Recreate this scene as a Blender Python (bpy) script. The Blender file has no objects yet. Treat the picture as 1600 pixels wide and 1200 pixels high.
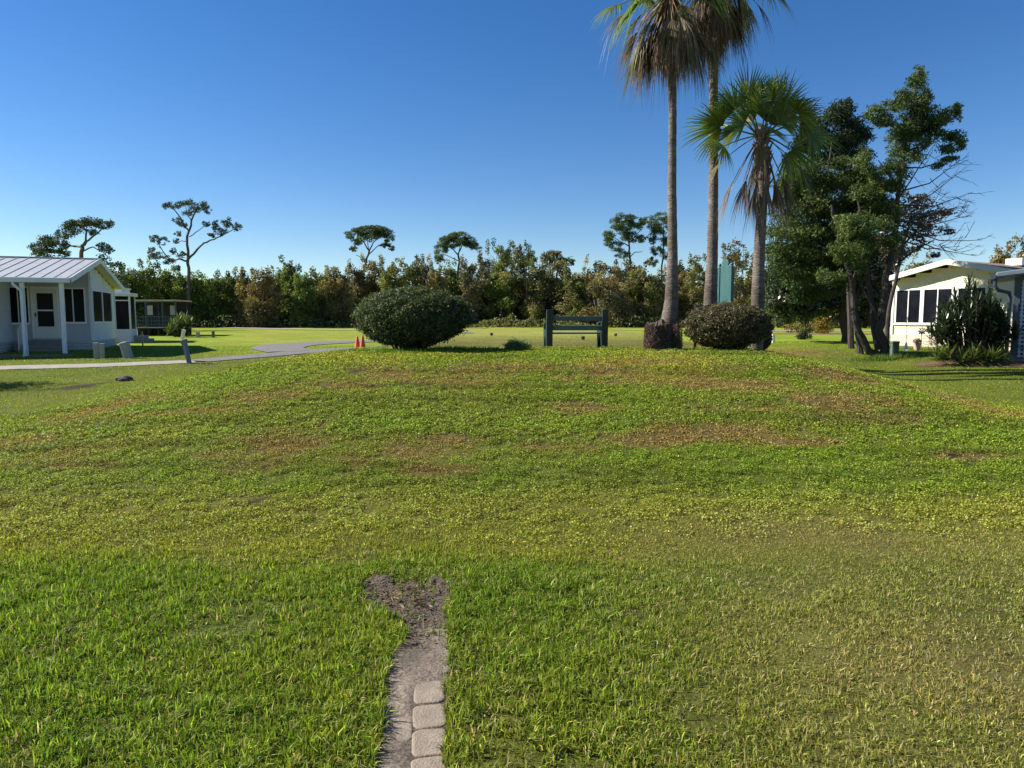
import bpy, bmesh, math, random
import numpy as np
from mathutils import Vector, Matrix
PI = math.pi
random.seed(7)
R = np.random.default_rng(11)
SC = bpy.context.scene
COL = SC.collection

# ------------------------------------------------------------------ camera
F = 1100.0; HZ = 498.0; EYE = 1.70
PITCH = math.atan((600 - HZ) / F)
CP, SP = math.cos(PITCH), math.sin(PITCH)
def P(px, py, Y):
    x = (px - 800) / F; v = -(py - 600) / F
    dy = CP + v * SP; dz = -SP + v * CP
    t = Y / dy
    return Vector((x * t, Y, EYE + dz * t))

# ------------------------------------------------------------------ noise
def _h(i, j, s):
    n = (i * 374761393 + j * 668265263 + s * 1442695041) & 0xffffffff
    n = ((n ^ (n >> 13)) * 1274126177) & 0xffffffff
    n = n ^ (n >> 16)
    return (n & 0xffff) / 65535.0
def vn(x, y, s=0):
    x = np.asarray(x, float); y = np.asarray(y, float)
    xi = np.floor(x).astype(np.int64); yi = np.floor(y).astype(np.int64)
    fx = x - xi; fy = y - yi
    fx = fx * fx * (3 - 2 * fx); fy = fy * fy * (3 - 2 * fy)
    a = _h(xi, yi, s); b = _h(xi + 1, yi, s); c = _h(xi, yi + 1, s); d = _h(xi + 1, yi + 1, s)
    return (a * (1 - fx) + b * fx) * (1 - fy) + (c * (1 - fx) + d * fx) * fy
def fbm(x, y, s=0, o=4):
    t = 0; a = .5; n = 0
    for k in range(o):
        t = t + a * vn(x * 2 ** k, y * 2 ** k, s + k * 17); n += a; a *= .5
    return t / n
def ss(a, b, x):
    t = np.clip((np.asarray(x, float) - a) / (b - a), 0, 1)
    return t * t * (3 - 2 * t)
def lerp(a, b, t): return a + (b - a) * t

# ------------------------------------------------------------------ terrain
_BY = [-40, 4.2, 6, 8, 10, 14, 20, 26, 32, 45, 70, 100, 400]
_BZ = [0, 0, .02, .06, .12, .25, .45, .52, .56, .68, .83, .9, 1.0]
def zt(X, Y, fine=True):
    X = np.asarray(X, float); Y = np.asarray(Y, float)
    b = (np.interp(Y - .6, _BY, _BZ) + np.interp(Y, _BY, _BZ) + np.interp(Y + .6, _BY, _BZ)) / 3
    b = b + .2 * ss(7, 12, X) * ss(9, 18, Y) * (1 - ss(30, 50, Y))
    t = ss(14, 22, Y)
    l0 = lerp(-8.6, -6.2, t); l1 = lerp(-3.4, -2.8, t)
    q = np.clip((X - l0) / (l1 - l0), 0, 1); q = q * q * (3 - 2 * q)
    m = q * (1 - ss(4.9, 9.2, X)) * ss(4.9, 15.2, Y) * (1 - ss(50, 64, Y))
    z = b + (.975 - b) * m
    if fine:
        z = z + .035 * (fbm(X * .5, Y * .5, 3, 3) - .5) * ss(5, 9, Y) * (1 - .75 * ss(14, 17, Y))
        z = z + .02 * (fbm(X * 2.2, Y * 2.2, 9, 2) - .5) * (1 - ss(16, 24, Y))
    return z
def zf(x, y): return float(zt(x, y))
def G(px, py):
    lo = None
    for k in range(1, 1400):
        Y = 2 + k * .06
        p = P(px, py, Y)
        if p.z < zf(p.x, p.y): return p
    return P(px, py, 80)
def at(px, Y):
    p = P(px, HZ + 20, Y); return Vector((p.x, Y, zf(p.x, Y)))

# ------------------------------------------------------------------ object helpers
def link(o, parent=None):
    COL.objects.link(o)
    if parent is not None: o.parent = parent
    return o
def thing(name, label, cat, loc=(0, 0, 0), rz=0, group=None):
    o = bpy.data.objects.new(name, None); link(o)
    o.location = loc; o.rotation_euler = (0, 0, rz)
    o.empty_display_size = .2
    o['label'] = label; o['category'] = cat
    if group: o['group'] = group
    return o
def tag(o, label=None, cat=None, group=None, kind=None):
    if label: o['label'] = label
    if cat: o['category'] = cat
    if group: o['group'] = group
    if kind: o['kind'] = kind
    return o
def np_mesh(name, V, Q, col, mat, parent=None, smooth=False, loc=None):
    V = np.asarray(V, np.float32); Q = np.asarray(Q, np.int32)
    me = bpy.data.meshes.new(name)
    me.vertices.add(len(V)); me.vertices.foreach_set('co', V.ravel())
    k = Q.shape[1]
    me.loops.add(Q.size); me.loops.foreach_set('vertex_index', Q.ravel())
    me.polygons.add(len(Q))
    me.polygons.foreach_set('loop_start', np.arange(0, Q.size, k, dtype=np.int32))
    me.polygons.foreach_set('loop_total', np.full(len(Q), k, np.int32))
    if smooth: me.polygons.foreach_set('use_smooth', np.ones(len(Q), bool))
    me.update(calc_edges=True)
    if col is not None:
        a = me.color_attributes.new('Col', 'FLOAT_COLOR', 'POINT')
        c = np.ones((len(V), 4), np.float32); c[:, :3] = col
        a.data.foreach_set('color', c.ravel())
    me.materials.append(mat)
    o = bpy.data.objects.new(name, me); link(o, parent)
    if loc is not None: o.location = loc
    return o

class MB:
    def __init__(s): s.V = []; s.F = []
    def add(s, vs, fs):
        n = len(s.V); s.V += [tuple(v) for v in vs]; s.F += [tuple(i + n for i in f) for f in fs]; return s
    def box(s, x0, x1, y0, y1, z0, z1, M=None):
        vs = [Vector((x, y, z)) for z in (z0, z1) for y in (y0, y1) for x in (x0, x1)]
        if M: vs = [M @ v for v in vs]
        return s.add(vs, [(0, 2, 3, 1), (4, 5, 7, 6), (0, 1, 5, 4), (2, 6, 7, 3), (0, 4, 6, 2), (1, 3, 7, 5)])
    def prism(s, poly, h, M=None):          # poly in xz, extruded along y by h
        n = len(poly)
        vs = [Vector((p[0], 0, p[1])) for p in poly] + [Vector((p[0], h, p[1])) for p in poly]
        if M: vs = [M @ v for v in vs]
        return s.add(vs, [tuple(range(n)), tuple(range(2 * n - 1, n - 1, -1))] + [(i, i + n, (i + 1) % n + n, (i + 1) % n) for i in range(n)])
    def quad(s, a, b, c, d): return s.add([a, b, c, d], [(0, 1, 2, 3)])
    def tube(s, pts, rad, n=8, cap=True):
        pts = [Vector(p) for p in pts]
        if not hasattr(rad, '__len__'): rad = [rad] * len(pts)
        base = len(s.V); px = None
        for i, p in enumerate(pts):
            t = (pts[min(i + 1, len(pts) - 1)] - pts[max(i - 1, 0)])
            if t.length < 1e-9: t = Vector((0, 0, 1))
            t.normalize()
            if px is None: px = t.orthogonal().normalized()
            px = (px - t * px.dot(t))
            if px.length < 1e-6: px = t.orthogonal()
            px.normalize(); py = t.cross(px)
            for k in range(n):
                a = 2 * PI * k / n
                s.V.append(tuple(p + (px * math.cos(a) + py * math.sin(a)) * rad[i]))
        for i in range(len(pts) - 1):
            for k in range(n):
                a = base + i * n + k; b = base + i * n + (k + 1) % n
                s.F.append((a, b, b + n, a + n))
        if cap:
            s.F.append(tuple(base + k for k in reversed(range(n))))
            s.F.append(tuple(base + (len(pts) - 1) * n + k for k in range(n)))
        return s
    def lathe(s, prof, n=16, c=(0, 0, 0), M=None):
        base = len(s.V)
        for r, z in prof:
            for k in range(n):
                a = 2 * PI * k / n
                v = Vector((c[0] + r * math.cos(a), c[1] + r * math.sin(a), c[2] + z))
                s.V.append(tuple(M @ v if M else v))
        for i in range(len(prof) - 1):
            for k in range(n):
                a = base + i * n + k; b = base + i * n + (k + 1) % n
                s.F.append((a, b, b + n, a + n))
        s.F.append(tuple(base + k for k in reversed(range(n))))
        s.F.append(tuple(base + (len(prof) - 1) * n + k for k in range(n)))
        return s
    def build(s, name, mat, parent=None, smooth=False, bevel=0, seg=2, loc=None, jitter=None):
        me = bpy.data.meshes.new(name); me.from_pydata(s.V, [], s.F)
        bm = bmesh.new(); bm.from_mesh(me)
        if bevel:
            bmesh.ops.bevel(bm, geom=[e for e in bm.edges if len(e.link_faces) == 2 and e.calc_face_angle(0) > .6], offset=bevel, segments=seg, affect='EDGES', profile=.5)
        bmesh.ops.recalc_face_normals(bm, faces=bm.faces)
        if smooth:
            for f in bm.faces: f.smooth = True
            for e in bm.edges:
                if len(e.link_faces) == 2 and e.calc_face_angle(0) > .7: e.smooth = False
        bm.to_mesh(me); bm.free()
        me.materials.append(mat)
        o = bpy.data.objects.new(name, me); link(o, parent)
        if loc is not None: o.location = loc
        return o

# ------------------------------------------------------------------ materials
def nd(nt, t, **kw):
    n = nt.nodes.new(t)
    for k, v in kw.items(): setattr(n, k, v)
    return n
def new_mat(name):
    m = bpy.data.materials.new(name); m.use_nodes = True
    nt = m.node_tree; b = nt.nodes['Principled BSDF']
    return m, nt, b
def mat(name, c, rough=.7, var=.15, scale=6, bump=.15, bscale=40, metal=0, dirt=0, stretch=None):
    m, nt, b = new_mat(name)
    tc = nd(nt, 'ShaderNodeTexCoord'); src = tc.outputs['Object']
    if stretch:
        mp = nd(nt, 'ShaderNodeMapping'); mp.inputs['Scale'].default_value = stretch
        nt.links.new(src, mp.inputs[0]); src = mp.outputs[0]
    n1 = nd(nt, 'ShaderNodeTexNoise'); n1.inputs['Scale'].default_value = scale; n1.inputs['Detail'].default_value = 6; n1.inputs['Roughness'].default_value = .65
    nt.links.new(src, n1.inputs['Vector'])
    rp = nd(nt, 'ShaderNodeValToRGB')
    rp.color_ramp.elements[0].position = .3; rp.color_ramp.elements[1].position = .7
    lo = [max(0, x * (1 - var)) for x in c]; hi = [min(1, x * (1 + var)) for x in c]
    rp.color_ramp.elements[0].color = (*lo, 1); rp.color_ramp.elements[1].color = (*hi, 1)
    nt.links.new(n1.outputs['Fac'], rp.inputs[0]); out = rp.outputs[0]
    if dirt:
        n3 = nd(nt, 'ShaderNodeTexNoise'); n3.inputs['Scale'].default_value = scale * .35; n3.inputs['Detail'].default_value = 8; n3.inputs['Roughness'].default_value = .75
        nt.links.new(src, n3.inputs['Vector'])
        r3 = nd(nt, 'ShaderNodeValToRGB'); r3.color_ramp.elements[0].position = .5; r3.color_ramp.elements[1].position = .72
        nt.links.new(n3.outputs['Fac'], r3.inputs[0])
        mx = nd(nt, 'ShaderNodeMix', data_type='RGBA'); 
        mu = nd(nt, 'ShaderNodeMath', operation='MULTIPLY'); mu.inputs[1].default_value = dirt
        nt.links.new(r3.outputs[0], mu.inputs[0]); nt.links.new(mu.outputs[0], mx.inputs[0])
        nt.links.new(out, mx.inputs[6]); mx.inputs[7].default_value = (c[0] * .45, c[1] * .42, c[2] * .35, 1)
        out = mx.outputs[2]
    nt.links.new(out, b.inputs['Base Color'])
    n2 = nd(nt, 'ShaderNodeTexNoise'); n2.inputs['Scale'].default_value = bscale; n2.inputs['Detail'].default_value = 5
    nt.links.new(src, n2.inputs['Vector'])
    bp = nd(nt, 'ShaderNodeBump'); bp.inputs['Strength'].default_value = bump; bp.inputs['Distance'].default_value = .02
    nt.links.new(n2.outputs['Fac'], bp.inputs['Height']); nt.links.new(bp.outputs[0], b.inputs['Normal'])
    b.inputs['Roughness'].default_value = rough; b.inputs['Metallic'].default_value = metal
    return m
def leaf_mat(name, trans=.35, rough=.45, spec=.4, tint=(1.15, 1.25, .6)):
    m, nt, b = new_mat(name)
    a = nd(nt, 'ShaderNodeAttribute', attribute_name='Col')
    nt.links.new(a.outputs['Color'], b.inputs['Base Color'])
    b.inputs['Roughness'].default_value = rough; b.inputs['Specular IOR Level'].default_value = spec
    tr = nd(nt, 'ShaderNodeBsdfTranslucent')
    mx = nd(nt, 'ShaderNodeMix', data_type='RGBA', blend_type='MULTIPLY'); mx.inputs[0].default_value = 1
    nt.links.new(a.outputs['Color'], mx.inputs[6]); mx.inputs[7].default_value = (*tint, 1)
    nt.links.new(mx.outputs[2], tr.inputs['Color'])
    ms = nd(nt, 'ShaderNodeMixShader'); ms.inputs[0].default_value = trans
    nt.links.new(b.outputs[0], ms.inputs[1]); nt.links.new(tr.outputs[0], ms.inputs[2])
    nt.links.new(ms.outputs[0], nt.nodes['Material Output'].inputs['Surface'])
    return m
def brick_mat(name, c1, c2, mortar, scale=1, axis='x'):
    m, nt, b = new_mat(name)
    tc = nd(nt, 'ShaderNodeTexCoord'); sep = nd(nt, 'ShaderNodeSeparateXYZ'); cb = nd(nt, 'ShaderNodeCombineXYZ')
    nt.links.new(tc.outputs['Object'], sep.inputs[0])
    ad = nd(nt, 'ShaderNodeMath', operation='ADD'); nt.links.new(sep.outputs[0], ad.inputs[0]); nt.links.new(sep.outputs[1], ad.inputs[1])
    nt.links.new(ad.outputs[0], cb.inputs[0]); nt.links.new(sep.outputs[2], cb.inputs[1])
    br = nd(nt, 'ShaderNodeTexBrick'); br.inputs['Scale'].default_value = scale
    br.inputs['Color1'].default_value = (*c1, 1); br.inputs['Color2'].default_value = (*c2, 1); br.inputs['Mortar'].default_value = (*mortar, 1)
    br.inputs['Brick Width'].default_value = .3; br.inputs['Row Height'].default_value = .1; br.inputs['Mortar Size'].default_value = .012
    nt.links.new(cb.outputs[0], br.inputs['Vector']); nt.links.new(br.outputs['Color'], b.inputs['Base Color'])
    bp = nd(nt, 'ShaderNodeBump'); bp.inputs['Strength'].default_value = .6; bp.inputs['Distance'].default_value = .02; bp.invert = True
    nt.links.new(br.outputs['Fac'], bp.inputs['Height']); nt.links.new(bp.outputs[0], b.inputs['Normal'])
    b.inputs['Roughness'].default_value = .85
    return m

M = {}
M['leaf'] = leaf_mat('leaf', .35, .5, .22)
M['grass'] = leaf_mat('grass_blade', .4, .55, .14)
M['gloss'] = leaf_mat('glossy_leaf', .15, .3, .5)
M['needle'] = leaf_mat('needle', .2, .6, .25)
M['palm'] = leaf_mat('palm_leaf', .45, .38, .5)
M['dead'] = leaf_mat('dead_leaf', .18, .85, .1, (1.1, .95, .7))
M['bark'] = mat('bark', (.05, .04, .034), .9, .4, 9, .8, 25, stretch=(1, 1, .35))
M['pinebark'] = mat('pine_bark', (.10, .075, .06), .9, .35, 3, .6, 12)
M['white'] = mat('white_vinyl', (.72, .72, .70), .5, .05, 4, .05, 60, dirt=.25)
M['siding'] = mat('white_siding', (.62, .64, .66), .55, .05, 3, .06, 60, dirt=.2)
M['greysiding'] = mat('grey_siding', (.42, .44, .47), .6, .06, 3, .06, 60, dirt=.2)
M['cream'] = mat('cream_siding', (.74, .69, .49), .6, .05, 3, .06, 60, dirt=.2)
M['metalroof'] = mat('metal_roof', (.47, .475, .46), .45, .1, 3, .04, 30, metal=.25, dirt=.4)
M['glass'] = mat('dark_screen', (.010, .011, .016), .2, .5, 1.2, .02, 20)
M['glass'].node_tree.nodes['Principled BSDF'].inputs['Specular IOR Level'].default_value = .05
M['door'] = mat('door_white', (.60, .61, .60), .45, .05, 3, .03, 40, dirt=.2)
M['dark'] = mat('dark_metal', (.02, .022, .028), .5, .3, 10, .05, 40)
M['bluedark'] = mat('blue_black_trim', (.045, .06, .085), .5, .25, 8, .08, 40)
M['concrete'] = mat('concrete', (.29, .265, .22), .9, .16, 5, .35, 60, dirt=.55)
M['asphalt'] = mat('asphalt', (.15, .145, .135), .95, .22, 5, .6, 70, dirt=.3)
M['slab'] = mat('slab', (.20, .19, .18), .9, .15, 4, .3, 60, dirt=.4)
M['brickw'] = brick_mat('pale_brick', (.42, .42, .41), (.52, .51, .50), (.3, .3, .29))
M['brickc'] = brick_mat('cream_brick', (.60, .52, .40), (.68, .61, .48), (.42, .38, .30))
M['shingle'] = mat('shingle', (.235, .165, .115), .95, .3, 12, .6, 60, dirt=.35, stretch=(1, 3, 1))
M['benchend'] = mat('bench_dark_green', (.006, .024, .021), .5, .35, 7, .2, 50, dirt=.3)
M['benchslat'] = mat('bench_slat_green', (.085, .125, .095), .65, .2, 6, .3, 30, dirt=.5, stretch=(.3, 2, 2))
M['teal'] = mat('teal_paint', (.022, .10, .098), .5, .12, 5, .1, 40, dirt=.35)
M['root'] = mat('root_fibre', (.085, .060, .046), 1, .5, 16, 1.2, 45)
M['orange'] = mat('cone_orange', (.60, .10, .03), .55, .2, 9, .08, 40, dirt=.5)
M['boxgreen'] = mat('utility_green', (.085, .12, .095), .6, .2, 8, .1, 40, dirt=.4)
M['boxtan'] = mat('weathered_box', (.34, .33, .27), .8, .18, 9, .2, 40, dirt=.5)
M['paver'] = mat('paver', (.245, .20, .155), .95, .22, 10, .35, 90, dirt=.5)
M['soil'] = mat('soil', (.10, .075, .055), 1, .5, 14, 1.4, 60, dirt=.3)
M['sand'] = mat('sandy_mortar', (.25, .205, .16), 1, .3, 9, .6, 120, dirt=.5)
M['mulch'] = mat('mulch', (.17, .085, .06), 1, .5, 25, 1.3, 60)
M['wood'] = mat('dark_wood', (.035, .03, .028), .8, .3, 6, .3, 30)
M['rock'] = mat('rock', (.085, .075, .06), .95, .4, 6, .8, 14)
M['flower'] = mat('flower_pink', (.5, .12, .2), .8)
M['terracotta'] = mat('pot_pink', (.55, .38, .35), .8)
M['tire'] = mat('black_rubber', (.015, .015, .015), .8)

# trunk of the palms: ringed grey bark
def palm_bark():
    m, nt, b = new_mat('palm_bark')
    tc = nd(nt, 'ShaderNodeTexCoord'); sep = nd(nt, 'ShaderNodeSeparateXYZ')
    nt.links.new(tc.outputs['Object'], sep.inputs[0])
    n1 = nd(nt, 'ShaderNodeTexNoise'); n1.inputs['Scale'].default_value = 4; n1.inputs['Detail'].default_value = 8; n1.inputs['Roughness'].default_value = .7
    mp = nd(nt, 'ShaderNodeMapping'); mp.inputs['Scale'].default_value = (1.5, 1.5, 5)
    nt.links.new(tc.outputs['Object'], mp.inputs[0]); nt.links.new(mp.outputs[0], n1.inputs['Vector'])
    rp = nd(nt, 'ShaderNodeValToRGB'); e = rp.color_ramp.elements
    e[0].position = .3; e[0].color = (.09, .07, .058, 1); e[1].position = .7; e[1].color = (.27, .23, .20, 1)
    nt.links.new(n1.outputs['Fac'], rp.inputs[0]); nt.links.new(rp.outputs[0], b.inputs['Base Color'])
    wv = nd(nt, 'ShaderNodeTexWave', bands_direction='Z'); wv.inputs['Scale'].default_value = 5.5; wv.inputs['Distortion'].default_value = 9; wv.inputs['Detail'].default_value = 3; wv.inputs['Detail Scale'].default_value = 2.5
    nt.links.new(tc.outputs['Object'], wv.inputs['Vector'])
    bp = nd(nt, 'ShaderNodeBump'); bp.inputs['Strength'].default_value = .45; bp.inputs['Distance'].default_value = .02
    nt.links.new(wv.outputs['Fac'], bp.inputs['Height'])
    bp2 = nd(nt, 'ShaderNodeBump'); bp2.inputs['Strength'].default_value = .5; bp2.inputs['Distance'].default_value = .02
    n3 = nd(nt, 'ShaderNodeTexNoise'); n3.inputs['Scale'].default_value = 35; n3.inputs['Detail'].default_value = 4
    nt.links.new(tc.outputs['Object'], n3.inputs['Vector']); nt.links.new(n3.outputs['Fac'], bp2.inputs['Height'])
    nt.links.new(bp.outputs[0], bp2.inputs['Normal']); nt.links.new(bp2.outputs[0], b.inputs['Normal'])
    n5 = nd(nt, 'ShaderNodeTexNoise'); n5.inputs['Scale'].default_value = 1.1; n5.inputs['Detail'].default_value = 7; n5.inputs['Roughness'].default_value = .7; nt.links.new(tc.outputs['Object'], n5.inputs['Vector'])
    r5 = nd(nt, 'ShaderNodeValToRGB'); r5.color_ramp.elements[0].position = .42; r5.color_ramp.elements[0].color = (.5, .46, .42, 1); r5.color_ramp.elements[1].position = .6; nt.links.new(n5.outputs['Fac'], r5.inputs[0])
    mx = nd(nt, 'ShaderNodeMix', data_type='RGBA', blend_type='MULTIPLY'); mx.inputs[0].default_value = 1; nt.links.new(rp.outputs[0], mx.inputs[6]); nt.links.new(r5.outputs[0], mx.inputs[7]); nt.links.new(mx.outputs[2], b.inputs['Base Color'])
    b.inputs['Roughness'].default_value = .95
    return m
M['palmbark'] = palm_bark()

# ------------------------------------------------------------------ world, sun, camera
SUN_EL = math.radians(36); SUN_AZ_AHEAD = math.radians(10)
sd = Vector((-math.cos(SUN_AZ_AHEAD) * math.cos(SUN_EL), math.sin(SUN_AZ_AHEAD) * math.cos(SUN_EL), math.sin(SUN_EL)))
w = bpy.data.worlds.new('World'); SC.world = w; w.use_nodes = True
nt = w.node_tree; bg = nt.nodes['Background']
sky = nd(nt, 'ShaderNodeTexSky', sky_type='NISHITA'); sky.sun_disc = False
sky.sun_elevation = SUN_EL; sky.sun_rotation = math.atan2(sd.x, sd.y)
sky.air_density = .9; sky.dust_density = .05; sky.ozone_density = 2.5; sky.altitude = 0
hs = nd(nt, 'ShaderNodeHueSaturation'); hs.inputs['Hue'].default_value = .508; hs.inputs['Saturation'].default_value = 1.32
nt.links.new(sky.outputs[0], hs.inputs['Color']); nt.links.new(hs.outputs[0], bg.inputs[0]); bg.inputs[1].default_value = .068
sl = bpy.data.lights.new('sun', 'SUN'); sl.energy = 5.0; sl.angle = math.radians(.53); sl.color = (1, .93, .82)
so = bpy.data.objects.new('sun', sl); link(so); so.rotation_euler = (-sd).to_track_quat('-Z', 'Y').to_euler(); so.location = (-20, 5, 20)
cam = bpy.data.cameras.new('camera'); co = bpy.data.objects.new('camera', cam); link(co)
cam.sensor_width = 36; cam.lens = 36 * F / 1600; cam.clip_end = 2000; cam.clip_start = .05
co.location = (0, 0, EYE); co.rotation_euler = (PI / 2 - PITCH, 0, 0)
SC.camera = co
SC.view_settings.view_transform = 'Standard'; SC.view_settings.look = 'None'; SC.view_settings.exposure = 1.0; SC.view_settings.gamma = 1
SC.cycles.max_bounces = 6; SC.cycles.transparent_max_bounces = 4

# ------------------------------------------------------------------ ground colours (patches measured on the slope)
def patch(px, py, rx, ry):
    c = G(px, py); a = G(px, py + ry); b = G(px, py - ry)
    return (c.x, c.y, rx / F * c.y, max(.05, (b.y - a.y) / 2))
BROWN = [patch(q[0], q[1], q[2] * 1.25, q[3] * 1.15) for q in [(585, 588, 70, 15), (660, 598, 60, 8), (760, 585, 70, 8), (880, 592, 30, 5), (950, 584, 70, 9), (1000, 598, 60, 6), (1090, 592, 80, 9),
         (1140, 578, 60, 7), (1290, 628, 95, 16), (1180, 606, 80, 8), (1420, 655, 80, 11), (1120, 676, 90, 12), (1010, 688, 80, 10), (98, 712, 60, 20), (190, 632, 55, 10), (40, 690, 60, 10),
         (470, 702, 80, 24), (640, 708, 110, 13), (700, 690, 60, 8), (680, 736, 70, 8), (505, 668, 14, 7), (330, 712, 50, 9), (1230, 690, 60, 8),
         (1480, 620, 60, 8), (820, 575, 120, 7), (1150, 600, 120, 8), (560, 600, 70, 12), (720, 600, 90, 7), (1330, 640, 90, 8), (560, 722, 120, 12), (250, 650, 90, 8), (1180, 640, 90, 6), (400, 690, 90, 9), (100, 730, 90, 8), (1060, 566, 90, 6), (1240, 552, 60, 6), (1300, 585, 60, 9), (450, 620, 60, 8), (1500, 716, 40, 5), (930, 640, 60, 6), (850, 700, 70, 6)]]
DIRT = [patch(*q) for q in [(410, 786, 22, 8), (1490, 714, 18, 4), (145, 601, 22, 7), (560, 580, 30, 5), (640, 600, 20, 3)]]
def patches(L, X, Y, s, soft=.5):
    w = fbm(X * 1.1, Y * 1.1, s, 4) - .5; w2 = fbm(X * 4.5, Y * 4.5, s + 5, 3) - .5
    m = np.zeros_like(X)
    for cx, cy, rx, ry in L:
        d = np.sqrt(((X - cx) / rx) ** 2 + ((Y - cy) / ry) ** 2) + 2.0 * w + 1.6 * w2
        m = np.maximum(m, np.clip(((1.05 if soft < 1 else 1.35) - d) / soft, 0, 1))
    return m
def path_mask(X, Y):        # 1 in the worn paver strip
    t = (Y - 2.4) / (4.3 - 2.4)
    e = .035 * (fbm(X * 0 + 3.1, Y * 6, 5, 3) - .5) * 2; e2 = .05 * (fbm(X * 0 + 9.7, Y * 5, 6, 3) - .5) * 2
    lx = lerp(-.485, -.78, t) + e + .05 * ss(3.0, 3.6, Y); rx = lerp(-.235, -.43, t) + e2
    lx = lx - .20 * ss(3.7, 4.1, Y) + .1 * ss(3.3, 3.8, Y) * (1 - ss(3.8, 4.2, Y)) + .1 * (fbm(X * 9, Y * 9, 8, 3) - .5) * ss(3.4, 3.8, Y); rx = rx + .05 * ss(3.8, 4.1, Y) + .1 * (fbm(X * 8, Y * 8, 12, 3) - .5) * ss(3.4, 3.8, Y)
    return (X > lx) & (X < rx) & (Y < 4.5 + .42 * (fbm(X * 6, Y * 0 + 2, 4, 3) - .5) - .5 * np.abs(X + .66) * ss(4.0, 4.2, Y))
def on_mound(X, Y):
    b = zt(X, Y, False); t = ss(14, 22, Y)
    k = ss(8.5, 13.5, Y); e = 1.6 * (fbm(X * .6, Y * .6, 44, 3) - .5)
    lx = lerp(-9.5, -5.9, k) + e; rx = lerp(8.6, 6.3, k) + e
    return ss(lx - .6, lx + .8, X) * (1 - ss(rx - .5, rx + 1.0, X)) * (1 - ss(15.6, 17.5, Y))
def gcol(X, Y):
    """real turf colour by place (albedo): rgb, brown mask, clover mask, dirt mask"""
    n1 = fbm(X * .35, Y * .35, 21, 4); n2 = fbm(X * 1.3, Y * 1.8, 31, 3); n3 = fbm(X * .12, Y * .5, 41, 3)
    green = np.array([.165, .225, .022]); yel = np.array([.29, .285, .036]); deep = np.array([.185, .215, .030]); olive = np.array([.31, .275, .045])
    br = np.array([.25, .135, .055]); pale = np.array([.36, .25, .15]); dk = np.array([.055, .045, .03])
    k = ss(.35, .68, n1 * .6 + n2 * .4)[:, None]
    c = green * (1 - k) + yel * k
    clover = on_mound(X, Y) * ss(5.0, 6.4, Y + 1.2 * (n2 - .5)) 
    kc = ss(.38, .62, n2 * .5 + n3 * .5)[:, None]
    cc = deep * (1 - kc) + green * 1.02 * kc
    kk = ss(.5, .75, n1)[:, None]; cc = cc * (1 - kk * .5) + olive * kk * .5
    c = c * (1 - clover[:, None]) + cc * clover[:, None]
    nl = (1 - ss(4.4, 5.2, Y))[:, None] * .6
    c = c * (1 - nl) + np.array([.135, .205, .022]) * nl
    # dry yellow swale at the foot of the slope, and the thin tired turf to the right
    sw = (ss(4.6, 5.1, Y) * (1 - ss(5.9, 6.9, Y)) * .5)[:, None]
    c = c * (1 - sw) + np.array([.30, .275, .05]) * sw
    rt = (ss(.2, 2.2, X) * (1 - ss(5.2, 6.2, Y)) * (.35 + .5 * ss(.4, .65, fbm(X * .9, Y * .9, 77, 3))))[:, None]
    c = c * (1 - rt) + np.array([.28, .25, .07]) * rt
    # brighter green lawn round the mound
    fl = (ss(9, 14, Y) * (1 - on_mound(X, Y)) * (1 - ss(45, 70, Y)))[:, None]
    c = c * (1 - .7 * fl) + np.array([.190, .265, .020]) * .7 * fl
    # tee box: short tan-green turf
    tee = (ss(16.5, 19, Y) * ss(-5, -2.6, X) * (1 - ss(7, 9.5, X)) * (1 - ss(45, 60, Y)))[:, None]
    c = c * (1 - .75 * tee) + np.array([.265, .25, .065]) * .75 * tee
    dry = ss(-17, -12, -abs(X + 11.5) * 1.0 - 8) * 0
    yl = patches([(-11.5, 38, 5, 5), (-15, 47, 9, 4)], X, Y, 55, .9)[:, None]
    c = c * (1 - .6 * yl) + np.array([.27, .23, .05]) * .6 * yl
    b = patches(BROWN, X, Y, 61, 1.3); b = np.clip(b, 0, 1)
    rd = vn(X * 3, Y * 3, 71)[:, None]
    bb = (b * .7)[:, None]
    c = c * (1 - bb) + (br * (1 - rd * .35) + pale * rd * .35) * bb
    d = patches(DIRT, X, Y, 81, .4); c = c * (1 - d[:, None]) + dk * d[:, None]
    return c, b, clover, d

# ground sheet
def axis(segs):
    out = []
    for a, b, st in segs: out += list(np.arange(a, b, st))
    return np.array(out + [segs[-1][1]])
gx = axis([(-400, -60, 20), (-60, -24, 2), (-24, -10, .4), (-10, 10, .14), (10, 24, .4), (24, 60, 2), (60, 400, 20)])
gy = axis([(-30, -2, 2), (-2, 2, .5), (2, 18, .14), (18, 30, .35), (30, 70, 1), (70, 130, 5), (130, 500, 30)])
XX, YY = np.meshgrid(gx, gy); X1, Y1 = XX.ravel(), YY.ravel()
Z1 = zt(X1, Y1)
Z1 = Z1 - .03 * path_mask(X1, Y1)
nx = len(gx); idx = np.arange(len(X1)).reshape(len(gy), nx)
Q = np.stack([idx[:-1, :-1].ravel(), idx[:-1, 1:].ravel(), idx[1:, 1:].ravel(), idx[1:, :-1].ravel()], 1)
gc, gb, gcl, gd = gcol(X1, Y1)
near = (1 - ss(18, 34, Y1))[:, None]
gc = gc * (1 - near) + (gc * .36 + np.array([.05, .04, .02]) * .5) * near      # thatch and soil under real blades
pm = path_mask(X1, Y1)[:, None]; gc = np.where(pm, np.array([.10, .08, .06]), gc)
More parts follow.
